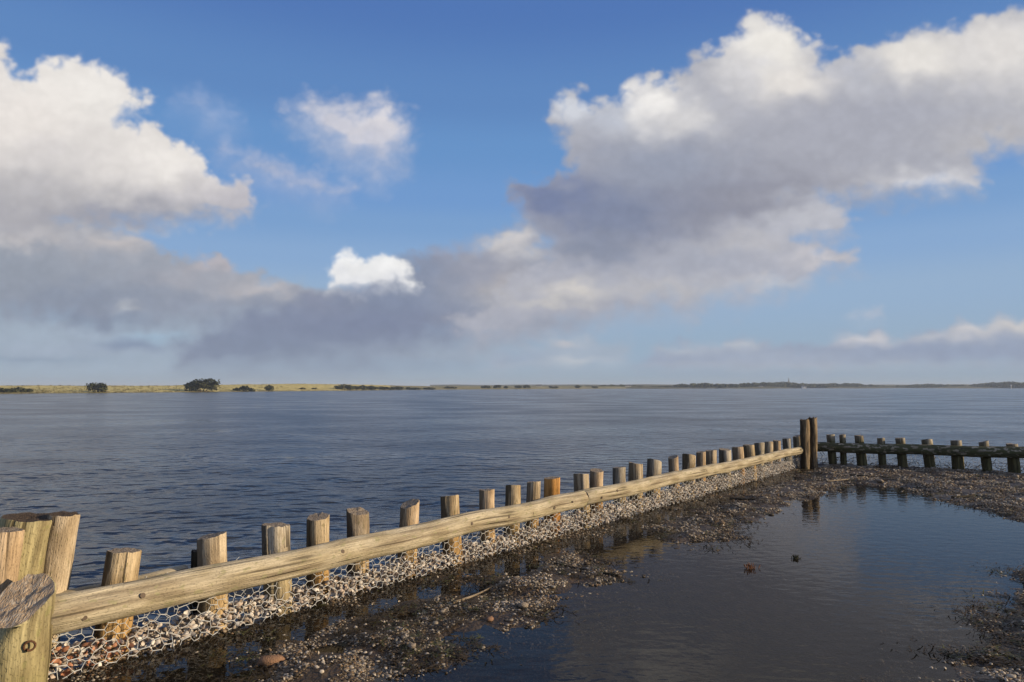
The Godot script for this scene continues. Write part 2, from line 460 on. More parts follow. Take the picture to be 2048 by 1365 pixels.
func make_materials() -> void:
	var pale := wood_textures(100, Color(0.41, 0.37, 0.275), Color(0.33, 0.29, 0.20), Color(0.14, 0.11, 0.075), Color(0.25, 0.24, 0.14), 0.30)
	var grey := wood_textures(200, Color(0.42, 0.385, 0.315), Color(0.29, 0.25, 0.185), Color(0.085, 0.07, 0.05), Color(0.22, 0.21, 0.13), 0.25, 0.85)
	var clean := wood_textures(300, Color(0.45, 0.41, 0.33), Color(0.33, 0.285, 0.21), Color(0.10, 0.08, 0.055), Color(0.24, 0.23, 0.14), 0.2, 0.7)
	M.rail = wood_material(pale, Color(1.0, 1.0, 1.0))
	M.post = [wood_material(grey), wood_material(grey, Color(1.0, 0.95, 0.86)), wood_material(clean, Color(1.0, 0.97, 0.93)), wood_material(grey, Color(0.9, 0.87, 0.84)), wood_material(clean, Color(1.0, 0.94, 0.88))]
	M.orange = wood_material(pale, Color(1.0, 0.80, 0.55))
	M.green = wood_material(pale, Color(0.90, 0.90, 0.80))
	M.wet = wood_material(grey, Color(0.33, 0.32, 0.28), 0.7)
	M.tip = wood_material(clean, Color(0.9, 0.9, 0.9))
	M.weedy = wood_material(wood_textures(400, Color(0.34, 0.31, 0.25), Color(0.24, 0.21, 0.155), Color(0.08, 0.07, 0.05), Color(0.055, 0.06, 0.024), 0.68), Color.WHITE, 0.7, 1.0)
	M.old = wood_material(grey, Color(0.78, 0.72, 0.64), 0.8, 1.6)
	M.end = spotted(301, 0.02, [[0.2, 0.05, 0.04, 0.03], [0.45, 0.18, 0.14, 0.1], [0.6, 0.3, 0.26, 0.21], [0.8, 0.42, 0.4, 0.36]], Vector3(5, 5, 5), 0.9, 0.6, 0.03)
	M.end_dark = spotted(302, 0.02, [[0.2, 0.02, 0.015, 0.01], [0.5, 0.07, 0.05, 0.035], [0.8, 0.16, 0.12, 0.09]], Vector3(5, 5, 5), 0.9, 1.0, 0.03)
	M.rotten = spotted(303, 0.015, [[0.15, 0.13, 0.10, 0.07], [0.38, 0.30, 0.24, 0.17], [0.5, 0.44, 0.31, 0.19], [0.65, 0.36, 0.32, 0.26], [0.85, 0.48, 0.45, 0.38]], Vector3(3, 2.0, 2.0), 0.9, 0.7, 0.03)
	M.iron = plain(0.11, 0.085, 0.065, 0.8)
	M.rust = spotted(304, 0.04, [[0.2, 0.05, 0.025, 0.015], [0.8, 0.16, 0.075, 0.035]], Vector3(8, 8, 8), 0.85)
	M.wire = plain(0.42, 0.45, 0.48, 0.55)
	M.shell = plain(1, 1, 1, 0.6, true)
	M.pebble = plain(1, 1, 1, 0.62, true)
	M.mud = spotted(310, 0.012, [[0.15, 0.018, 0.013, 0.008], [0.45, 0.045, 0.031, 0.018], [0.7, 0.085, 0.06, 0.034], [0.9, 0.05, 0.05, 0.022]], Vector3(0.7, 0.7, 0.7), 0.45, 1.4, 0.04)
	M.weed = plain(1, 1, 1, 0.5, true)
	# pool: a thin sheet of murky, nearly still water
	var pool := StandardMaterial3D.new()
	pool.albedo_color = Color(rgb(0.013, 0.011, 0.008), 0.68)
	pool.transparency = BaseMaterial3D.TRANSPARENCY_ALPHA
	pool.roughness = 0.02
	pool.metallic_specular = 0.25
	pool.uv1_triplanar = true
	pool.uv1_world_triplanar = true
	pool.uv1_scale = Vector3(0.22, 0.4, 0.4)
	var rip := NoiseTexture2D.new()
	rip.width = 1024
	rip.height = 1024
	rip.seamless = true
	rip.noise = fbm(61, 0.022, 3)
	pool.heightmap_enabled = true
	pool.heightmap_texture = rip
	pool.heightmap_scale = 0.13
	M.pool = pool
	var sea := StandardMaterial3D.new()
	sea.albedo_color = rgb(0.010, 0.014, 0.020)
	sea.roughness = 0.24
	sea.metallic_specular = 0.37
	sea.uv1_triplanar = true
	sea.uv1_world_triplanar = true
	sea.uv1_scale = Vector3(0.0156, 0.03, 0.027)
	var chop := NoiseTexture2D.new()
	chop.width = 2048
	chop.height = 2048
	chop.seamless = true
	chop.noise = fbm(62, 0.046, 5)
	sea.heightmap_enabled = true
	sea.heightmap_texture = chop
	sea.heightmap_scale = 7.0
	var gusts := NoiseTexture2D.new()
	gusts.width = 512
	gusts.height = 512
	gusts.seamless = true
	gusts.noise = fbm(63, 0.012, 4)
	var gr := Gradient.new()
	gr.offsets = PackedFloat32Array([0.25, 0.75])
	gr.colors = PackedColorArray([Color(0.4, 0.4, 0.4), Color(1, 1, 1)])
	gusts.color_ramp = gr
	sea.roughness_texture = gusts
	M.sea = sea
	M.leaf = plain(1, 1, 1, 0.7, true)
	M.bark = plain(0.09, 0.07, 0.05, 0.9)
	M.sand = spotted(320, 0.01, [[0.2, 0.40, 0.35, 0.12], [0.5, 0.48, 0.42, 0.15], [0.75, 0.54, 0.45, 0.19], [0.9, 0.31, 0.30, 0.10]], Vector3(0.02, 0.05, 0.02), 0.95)
	M.marsh = spotted(321, 0.01, [[0.2, 0.05, 0.055, 0.03], [0.6, 0.09, 0.085, 0.045], [0.9, 0.15, 0.12, 0.06]], Vector3(0.01, 0.05, 0.01), 0.95)
	M.saltings = spotted(322, 0.01, [[0.2, 0.13, 0.13, 0.07], [0.6, 0.2, 0.18, 0.09], [0.9, 0.29, 0.25, 0.13]], Vector3(0.01, 0.05, 0.01), 0.95)
	M.white = plain(0.72, 0.72, 0.70, 0.7)
	M.slate = plain(0.10, 0.09, 0.09, 0.8)
	M.stone = plain(0.16, 0.15, 0.14, 0.9)
	M.glass = plain(0.03, 0.035, 0.04, 0.1)

# ---------------------------------------------------------------- shapes
# a round timber from p0 to p1; side is surface 0, the two sawn ends surface 1. cut: how far the far end rises per metre across it
func log_mesh(p0: Vector3, p1: Vector3, r0: float, r1: float, seed_: int, opt := {}) -> ArrayMesh:
	var sides: int = opt.get("sides", 22)
	var rings: int = opt.get("rings", 10)
	var rough: float = opt.get("rough", 0.05)
	var bow: float = opt.get("bow", 0.0)
	var cut: Vector3 = opt.get("cut", Vector3.ZERO)
	var jag: float = opt.get("jag", 0.004)
	var squash: float = opt.get("squash", 1.0)
	var stain: float = opt.get("stain", -100.0)
	var stain_c: Color = opt.get("stain_color", Color(0.95, 0.62, 0.26))
	var splits: Array = opt.get("splits", [])     # [angle, half width, depth, where it starts along the timber]
	var n1 := fbm(seed_, 1.0, 3)
	var axis := (p1 - p0)
	var length := axis.length()
	axis /= length
	var u := axis.cross(Vector3(0.31, 0.05, 0.95) if absf(axis.y) > 0.7 else Vector3.UP).normalized()
	var v := axis.cross(u).normalized()
	var st := SurfaceTool.new()
	st.begin(Mesh.PRIMITIVE_TRIANGLES)
	st.set_smooth_group(0)
	var off := float(seed_ % 17) * 0.37
	var pts := []
	for j in rings + 3:
		var t := clampf(float(j - 1) / rings, 0.0, 1.0)
		var c := p0 + axis * (length * t)
		var arc := sin(t * PI) * bow
		c += u * arc + (u * n1.get_noise_1d(t * length * 0.8 + 7.0) + v * n1.get_noise_1d(t * length * 0.8 + 91.0)) * r0 * 0.18
		var row := []
		for i in sides + 1:
			var a := TAU * i / sides
			var ca := cos(a)
			var sa := sin(a)
			var r := lerpf(r0, r1, t) * (1.0 + rough * 1.6 * n1.get_noise_3d(ca * 1.3, sa * 1.3, t * length * 1.6 + off) + rough * 0.5 * n1.get_noise_3d(ca * 5.0, sa * 5.0, t * length * 0.9 + off))
			for sp in splits:
				var da := absf(wrapf(a - sp[0] - 0.25 * n1.get_noise_1d(t * length * 2.0 + sp[0]), -PI, PI)) / float(sp[1])
				if da < 1.0:
					r *= 1.0 - float(sp[2]) * (1.0 - da) * smoothstep(sp[3] - 0.2, sp[3] + 0.15, t)
			if j == 0 or j == rings + 2:
				r *= 0.955
			var o := u * ca * r + v * sa * r * squash
			var p := c + o
			if j == 0:
				p -= axis * r0 * 0.05
			if j >= rings + 1:
				p += axis * (o.dot(cut) + jag * n1.get_noise_3d(ca * 1.5, sa * 1.5, 30.0 + off) * 2.0)
			if j == rings + 2:
				p += axis * r1 * 0.05
			row.append(p)
		pts.append(row)
	for j in rings + 2:
		for i in sides:
			for q in [[i, j], [i, j + 1], [i + 1, j + 1], [i, j], [i + 1, j + 1], [i + 1, j]]:
				var p: Vector3 = pts[q[1]][q[0]]
				st.set_uv(Vector2(float(q[0]) / sides, (p - p0).dot(axis) * 0.55 + off))
				var k := smoothstep(stain + 0.02, stain - 0.05, p.y + 0.03 * n1.get_noise_3d(p.x * 9.0, p.y * 9.0, p.z * 9.0))
				st.set_color(Color.WHITE.lerp(stain_c, k))
				st.add_vertex(p)
	st.generate_normals()
	var mesh := st.commit()
	var ends := SurfaceTool.new()
	ends.begin(Mesh.PRIMITIVE_TRIANGLES)
	ends.set_smooth_group(0)
	var sag: float = opt.get("sag", 0.05)
	for e in [0, rings + 2]:
		var mid := Vector3.ZERO
		for i in sides:
			mid += pts[e][i]
		mid /= sides
		var rim := []
		for k in 6:
			var t := k / 5.0
			var row := []
			for i in sides + 1:
				var p: Vector3 = mid.lerp(pts[e][i], t)
				var o := p - mid
				# fibres stand in ridges across the cut, the heart is softer and sinks
				var h := n1.get_noise_2d(o.dot(u) / r1 * 6.0, o.dot(v) / r1 * 1.4 + off) * 0.6 + n1.get_noise_2d(o.dot(u) / r1 * 2.0 + 40.0, o.dot(v) / r1 * 2.0) * 0.5 - 0.35
				row.append(p + axis * (h * sag * r1 * (1.0 - pow(t, 4.0)) * (1.0 if e else -1.0)))
			rim.append(row)
		for k in 5:
			for i in sides:
				var q := [rim[k][i], rim[k + 1][i + 1], rim[k + 1][i], rim[k][i], rim[k][i + 1], rim[k + 1][i + 1]]
				if e == 0:
					q.reverse()
				for p in q:
					ends.set_uv(Vector2(p.x, p.z))
					ends.set_color(Color.WHITE)
					ends.add_vertex(p)
	ends.generate_normals()
	ends.commit(mesh)
	return mesh

func tube(st: SurfaceTool, a: Vector3, b: Vector3, r: float, sides := 4) -> void:
	var d := (b - a).normalized()
	var u := d.cross(Vector3(0.3, 0.8, 0.5)).normalized()
	var v := d.cross(u)
	for i in sides:
		var t0 := TAU * i / sides
		var t1 := TAU * (i + 1) / sides
		var n0 := u * cos(t0) + v * sin(t0)
		var n1 := u * cos(t1) + v * sin(t1)
		for q in [[a, n0], [b, n0], [b, n1], [a, n0], [b, n1], [a, n1]]:
			st.set_normal(q[1])
			st.add_vertex(q[0] + q[1] * r)

func box(st: SurfaceTool, lo: Vector3, hi: Vector3) -> void:
	var c := [Vector3(lo.x, lo.y, lo.z), Vector3(hi.x, lo.y, lo.z), Vector3(hi.x, hi.y, lo.z), Vector3(lo.x, hi.y, lo.z), Vector3(lo.x, lo.y, hi.z), Vector3(hi.x, lo.y, hi.z), Vector3(hi.x, hi.y, hi.z), Vector3(lo.x, hi.y, hi.z)]
	for f in [[4, 7, 6, 5, 0, 0, 1], [1, 2, 3, 0, 0, 0, -1], [0, 3, 7, 4, -1, 0, 0], [5, 6, 2, 1, 1, 0, 0], [7, 3, 2, 6, 0, 1, 0], [0, 4, 5, 1, 0, -1, 0]]:
		for k in [0, 1, 2, 0, 2, 3]:
			st.set_normal(Vector3(f[4], f[5], f[6]))
			st.add_vertex(c[f[k]])

func begin() -> SurfaceTool:
	var st := SurfaceTool.new()
	st.begin(Mesh.PRIMITIVE_TRIANGLES)
	return st

func lump(seed_: int) -> ArrayMesh:                       # an irregular pebble of 20 faces
	var r := RandomNumberGenerator.new()
	r.seed = seed_
	var g := (1.0 + sqrt(5.0)) / 2.0
	var v: Array[Vector3] = []
	for p in [[-1, g, 0], [1, g, 0], [-1, -g, 0], [1, -g, 0], [0, -1, g], [0, 1, g], [0, -1, -g], [0, 1, -g], [g, 0, -1], [g, 0, 1], [-g, 0, -1], [-g, 0, 1]]:
		v.append(Vector3(p[0], p[1], p[2]).normalized() * r.randf_range(0.75, 1.2))
	var st := begin()
	st.set_smooth_group(0)
	for f in [[0, 11, 5], [0, 5, 1], [0, 1, 7], [0, 7, 10], [0, 10, 11], [1, 5, 9], [5, 11, 4], [11, 10, 2], [10, 7, 6], [7, 1, 8], [3, 9, 4], [3, 4, 2], [3, 2, 6], [3, 6, 8], [3, 8, 9], [4, 9, 5], [2, 4, 11], [6, 2, 10], [8, 6, 7], [9, 8, 1]]:
		for k in [0, 2, 1]:
			st.add_vertex(v[f[k]])
	st.generate_normals()
	return st.commit()

func shell_mesh(seed_: int) -> ArrayMesh:                 # one valve of an oyster: an oblong, cupped, frilled plate
	var r := RandomNumberGenerator.new()
	r.seed = seed_
	var n := fbm(seed_, 1.0, 2)
	var st := begin()
	st.set_smooth_group(0)
	var rows := []
	for j in 4:
		var t := j / 3.0
		var row := []
		for i in 11:
			var a := TAU * (i % 10) / 10.0
			var rad := t * (1.0 + 0.22 * n.get_noise_2d(cos(a) * 2.0, sin(a) * 2.0))
			var y := 0.42 * (1.0 - t * t) + 0.10 * t * n.get_noise_2d(cos(a) * 6.0 + 9.0, sin(a) * 6.0)
			row.append(Vector3(cos(a) * rad * (0.62 + 0.16 * cos(a)), y, sin(a) * rad * 0.72 + 0.0) * Vector3(1.35, 1, 0.85))
		rows.append(row)
	for side in 2:
		var drop := Vector3(0, -0.10 * side, 0)
		for j in 3:
			for i in 10:
				var q := [rows[j][i], rows[j + 1][i], rows[j + 1][i + 1], rows[j][i], rows[j + 1][i + 1], rows[j][i + 1]]
				if side == 1:
					q.reverse()
				for p in q:
					st.add_vertex(p + drop)
	st.generate_normals()
	return st.commit()

func multi(called: String, mesh: Mesh, mat: Material, places: Array, colours: Array, parent: Node3D = self) -> MultiMeshInstance3D:
	var mm := MultiMesh.new()
	mm.transform_format = MultiMesh.TRANSFORM_3D
	mm.use_colors = true
	mm.mesh = mesh
	mm.instance_count = places.size()
	for k in places.size():
		mm.set_instance_transform(k, places[k])
		mm.set_instance_color(k, colours[k])
	var o := MultiMeshInstance3D.new()
	o.name = numbered(called) if parent == self else called
	o.multimesh = mm
	o.material_override = mat
	parent.add_child(o, true)
	return o

func any_turn(r: RandomNumberGenerator) -> Basis:
	return Basis(Vector3(r.randfn(), r.randfn(), r.randfn()).normalized(), r.randf() * TAU)

# ---------------------------------------------------------------- the lie of the land
var A: Vector3             # foot of the long fence, near end and corner
var B: Vector3
var C: Vector3             # far fence, beyond the frame
var along: Vector3
var seaward: Vector3
var along2: Vector3
var seaward2: Vector3
var banks: Array[PackedVector2Array] = []
const HX0 := -5.0
const HZ0 := -13.5
const HS := 0.05
const HW := 340
const HH := 300
var heights := PackedFloat32Array()
var bank_d := PackedFloat32Array()
var dips: FastNoiseLite
var bumps: FastNoiseLite

func lay_out() -> void:
	A = on_level(95, 1361)
	B = on_level(1618, 930)
	along = (B - A).normalized()
	seaward = along.cross(Vector3.UP) * -1.0
	var c0 := on_level(1640, 932)
	var c1 := on_level(2048, 951)
	along2 = (c1 - c0).normalized()
	seaward2 = along2.cross(Vector3.UP) * -1.0
	C = B + along2 * 9.0
	for poly in [
		[520,1345, 560,1318, 640,1290, 690,1262, 770,1240, 844,1221, 923,1185, 1000,1160, 1050,1133, 1085,1116, 1120,1113, 1195,1136, 1246,1150, 1171,1170, 1090,1192, 1060,1228, 964,1257, 841,1311, 742,1359, 690,1420, 640,1500, 440,1500, 470,1400],
		[1317,1062, 1340,1046, 1366,1034, 1420,1020, 1470,1000, 1530,978, 1600,962, 1660,956, 1700,962, 1650,985, 1570,1008, 1500,1032, 1470,1050, 1459,1078, 1400,1090, 1361,1087],
		[1610,950, 1640,972, 1720,969, 1800,974, 1850,986, 1920,1007, 1980,1024, 2048,1038, 2300,1080, 2700,1000, 2500,950, 2048,946, 1640,925],
		[2120,1140, 2050,1195, 2012,1262, 2018,1288, 1960,1318, 1930,1355, 1905,1420, 1830,1600, 2600,1600, 2600,1140]]:
		var p := PackedVector2Array()
		for k in range(0, poly.size(), 2):
			var w := on_level(poly[k], poly[k + 1])
			p.append(Vector2(w.x, w.z))
		banks.append(p)
	banks.append(PackedVector2Array([Vector2(-2.6, -1.2), Vector2(2.2, -1.5), Vector2(14, -1.0), Vector2(14, 6), Vector2(-4, 6)]))
	dips = fbm(71, 0.9, 4)
	bumps = fbm(72, 5.0, 3)
	# distance to the banks on a coarse grid, then read smoothly
	var cs := 0.2
	var cw := int(HW * HS / cs) + 3
	var ch := int(HH * HS / cs) + 3
	var coarse := PackedFloat32Array()
	coarse.resize(cw * ch)
	for j in ch:
		for i in cw:
			var d := 99.0
			for b in banks:
				d = minf(d, sdf(b, Vector2(HX0 + i * cs, HZ0 + j * cs)))
			coarse[j * cw + i] = d
	heights.resize(HW * HH)
	bank_d.resize(HW * HH)
	for j in HH:
		for i in HW:
			var x := HX0 + i * HS
			var z := HZ0 + j * HS
			var u := i * HS / cs
			var v := j * HS / cs
			var ii := int(u)
			var jj := int(v)
			u -= ii
			v -= jj
			var k := jj * cw + ii
			var d := lerpf(lerpf(coarse[k], coarse[k + 1], u), lerpf(coarse[k + cw], coarse[k + cw + 1], u), v)
			d += 0.10 * dips.get_noise_2d(x * 2.2, z * 2.2)
			bank_d[j * HW + i] = d
			heights[j * HW + i] = land(x, z, d)

func outside(x: float, z: float) -> float:               # metres beyond either fence, towards the sea
	var p := Vector3(x, 0, z)
	return maxf((p - A).dot(seaward), (p - B).dot(seaward2))

func land(x: float, z: float, d: float) -> float:
	var o := outside(x, z)
	var n := dips.get_noise_2d(x * 1.6 + 40.0, z * 1.6)
	var f := bumps.get_noise_2d(x, z)
	var near_fence := clampf(-o, 0.0, 3.0)
	var shallow := minf(maxf(d, 0.0), near_fence * 0.55 + 0.05)
	var h := -0.003 - 0.13 * smoothstep(0.02, 1.3, shallow)
	h += 0.020 * n * smoothstep(0.5, 0.1, shallow)
	if d < 0.15:
		h = lerpf(h, 0.010 + 0.034 * smoothstep(0.0, -0.35, d) + 0.026 * n, smoothstep(0.12, -0.06, d))
	h += 0.007 * f
	if d < 0.1:
		h += smoothstep(0.1, -0.1, d) * (0.026 * bumps.get_noise_2d(x * 0.55 + 9.0, z * 0.55) - 0.008)
	if o > 0.05:
		h = lerpf(h, -1.1, smoothstep(0.05, 0.9, o))
	return h

func height_at(x: float, z: float) -> float:
	var u := (x - HX0) / HS
	var v := (z - HZ0) / HS
	if u < 0 or v < 0 or u >= HW - 1 or v >= HH - 1:
		return -9.0
	var i := int(u)
	var j := int(v)
	u -= i
	v -= j
	var k := j * HW + i
	return lerpf(lerpf(heights[k], heights[k + 1], u), lerpf(heights[k + HW], heights[k + HW + 1], u), v)

func grid_mesh(v: PackedVector3Array, n: PackedVector3Array, w: int, h: int) -> ArrayMesh:
	var idx := PackedInt32Array()
	idx.resize((w - 1) * (h - 1) * 6)
	var q := 0
	for j in h - 1:
		for i in w - 1:
			var k := j * w + i
			for e in [k, k + 1, k + w + 1, k, k + w + 1, k + w]:
				idx[q] = e
				q += 1
	var arr := []
	arr.resize(Mesh.ARRAY_MAX)
	arr[Mesh.ARRAY_VERTEX] = v
	arr[Mesh.ARRAY_NORMAL] = n
	arr[Mesh.ARRAY_INDEX] = idx
	var m := ArrayMesh.new()
	m.add_surface_from_arrays(Mesh.PRIMITIVE_TRIANGLES, arr)
	return m

func make_ground() -> void:
	var v := PackedVector3Array()
	var n := PackedVector3Array()
	v.resize(HW * HH)
	n.resize(HW * HH)
	for j in HH:
		for i in HW:
			var k := j * HW + i
			v[k] = Vector3(HX0 + i * HS, heights[k], HZ0 + j * HS)
			var l := heights[k - (1 if i > 0 else 0)]
			var r := heights[k + (1 if i < HW - 1 else 0)]
			var a := heights[k - (HW if j > 0 else 0)]
			var b := heights[k + (HW if j < HH - 1 else 0)]
			n[k] = Vector3(l - r, 2.0 * HS, a - b).normalized()
	var g := put("ground", grid_mesh(v, n, HW, HH), self, [M.mud])
	tag(g, "", "", "", "structure")
	# pool surface, cut off along both fences
	var st := begin()
	var far := B - seaward * 0.02 - seaward2 * 0.02
	var p := [A - along * 1.2 - seaward * 0.02, far, C - seaward2 * 0.02, Vector3(C.x, 0, 1.4), Vector3(-2.2, 0, 1.4)]
	for k in range(1, p.size() - 1):
		for e in [0, k, k + 1]:
			st.set_normal(Vector3.UP)
			st.add_vertex(Vector3(p[e].x, 0.0, p[e].z))
	var w := put("pool_water", st.commit(), self, [M.pool])
	tag(w, "", "", "", "structure")

func graded(near: float, growth: float, reach: float) -> PackedFloat32Array:
	var a := PackedFloat32Array([0.0])
	var x := 0.0
	while x < reach:
		x += maxf(near, growth * x)
		a.append(x)
	return a

func make_sea() -> void:
	var half := graded(0.09, 0.03, 7000.0)
	var xs := PackedFloat32Array()
	for k in range(half.size() - 1, 0, -1):
		xs.append(-half[k])
	xs.append_array(half)
	var ahead := graded(0.06, 0.02, 7000.0)
	var zs := PackedFloat32Array()
	for k in range(ahead.size() - 1, -1, -1):
		zs.append(-2.6 - ahead[k])
	for z in [-1.5, 0.0, 4.0, 15.0, 60.0]:
		zs.append(z)
	var waves := []
	var r := RandomNumberGenerator.new()
	r.seed = 5
	for L in [0.42, 0.55, 0.75, 1.0, 1.35, 1.9, 2.8]:
		var a := r.randfn() * 0.75 + 0.3
		waves.append([TAU / L * sin(a), TAU / L * cos(a), 0.0058 * pow(L, 0.8), r.randf() * TAU, L])
	var gust := fbm(73, 0.03, 3)
	var w := xs.size()
	var h := zs.size()
	var v := PackedVector3Array()
	var n := PackedVector3Array()
	v.resize(w * h)
	n.resize(w * h)
	for j in h:
		var z := zs[j]
		var dz := absf(zs[maxi(j - 1, 0)] - z)
		for i in w:
			var x := xs[i]
			var k := j * w + i
			var y := 0.0
			var sx := 0.0
			var sz := 0.0
			var step := maxf(dz, absf(x) * 0.03)
			if step < 1.2:
				var g := 0.75 + 0.9 * gust.get_noise_2d(x, z)
				var wob := 0.8 * gust.get_noise_2d(x * 6.0, z * 6.0)
				for q in waves:
					var fade: float = 1.0 - smoothstep(q[4] * 0.2, q[4] * 0.42, step)
					if fade > 0.0:
						var ph: float = q[0] * x + q[1] * z + q[3] + wob * 3.0
						var amp: float = q[2] * fade * g
						y += amp * sin(ph)
						var c: float = amp * cos(ph)
						sx += c * q[0]
						sz += c * q[1]
			v[k] = Vector3(x, SEA + y, z)
			n[k] = Vector3(-sx, 1.0, -sz).normalized()
	var o := put("sea", grid_mesh(v, n, w, h), self, [M.sea])
	tag(o, "", "", "", "structure")

# ---------------------------------------------------------------- far shore
func leaf_ball(seed_: int, leaves: int, size: float, lobes: int, flat: float) -> ArrayMesh:   # crown 2 m wide, standing on y = 0
	var r := RandomNumberGenerator.new()
	r.seed = seed_
	var centres := []
	for k in lobes:
		var a := r.randf() * TAU
		var q := sqrt(r.randf()) * 0.72
		centres.append([Vector3(cos(a) * q, (0.28 + r.randf() * (0.62 - 0.3 * q)) * flat, sin(a) * q), r.randf_range(0.26, 0.48)])
	var st := begin()
	for k in leaves:
		var c: Array = centres[k % lobes]
		var d := Vector3(r.randfn(), r.randfn() * 0.85, r.randfn()).normalized()
		var p: Vector3 = c[0] + d * float(c[1]) * pow(r.randf(), 0.4) * Vector3(1, flat, 1)
		p.y = maxf(p.y, 0.02)
		var b := any_turn(r)
		var tone := r.randf_range(0.6, 1.4)
		st.set_color(Color(0.052 * tone, 0.060 * tone, 0.022 * tone))
		var s := size * r.randf_range(0.6, 1.4)
		for t in [Vector3(-s, 0, -s * 0.5), Vector3(s, 0, -s * 0.6), Vector3(0, 0, s)]:
			st.set_normal((d + Vector3(0, 0.3, 0)).normalized())
			st.add_vertex(p + b * t)
	return st.commit()

func trunk_mesh(r0: float, h: float, seed_: int) -> ArrayMesh:
	var st := begin()
	var r := RandomNumberGenerator.new()
	r.seed = seed_
	for k in 5:
		var a := r.randf() * TAU
		var foot := Vector3(cos(a), 0, sin(a)) * r0 * 1.5 - Vector3(0, 0.15, 0)
		var tip := Vector3(cos(a) * 0.45, h, sin(a) * 0.45)
		tube(st, foot, foot.lerp(tip, 0.5), r0, 5)
		tube(st, foot.lerp(tip, 0.5), tip, r0 * 0.6, 5)
	return st.commit()

var shore := PackedVector3Array()
var spit_depth := 130.0

func spit_height(px: float) -> float:
	if px < 250.0:
		return 1.6
	if px < 640.0:
		return lerpf(1.6, 2.5, smoothstep(250, 640, px))
	return lerpf(2.5, 1.5, smoothstep(660, 900, px))

func spit_point(px: float, t: float) -> Vector3:
	var e := shore_at(px)
	var dir := Vector3(e.x, 0, e.z).normalized()
	var p := e + dir * t * spit_depth
	var n := dips.get_noise_2d(p.x * 0.06, p.z * 0.06)
	p.y = SEA - 0.25 + (spit_height(px) - SEA + 0.25) * smoothstep(-0.02, 0.5, t) + 0.25 * n * smoothstep(0.02, 0.2, t)
	return p

func shore_at(px: float) -> Vector3:
	var keys := [[-700, 795.0], [0, 789.0], [400, 785.2], [800, 780.6], [1100, 778.6], [1330, 777.4]]
	for k in range(1, keys.size()):
		if px <= keys[k][0] or k == keys.size() - 1:
			var t: float = (px - keys[k - 1][0]) / float(keys[k][0] - keys[k - 1][0])
			return on_level(px, lerpf(keys[k - 1][1], keys[k][1], clampf(t, 0, 1)), SEA)
	return Vector3.ZERO

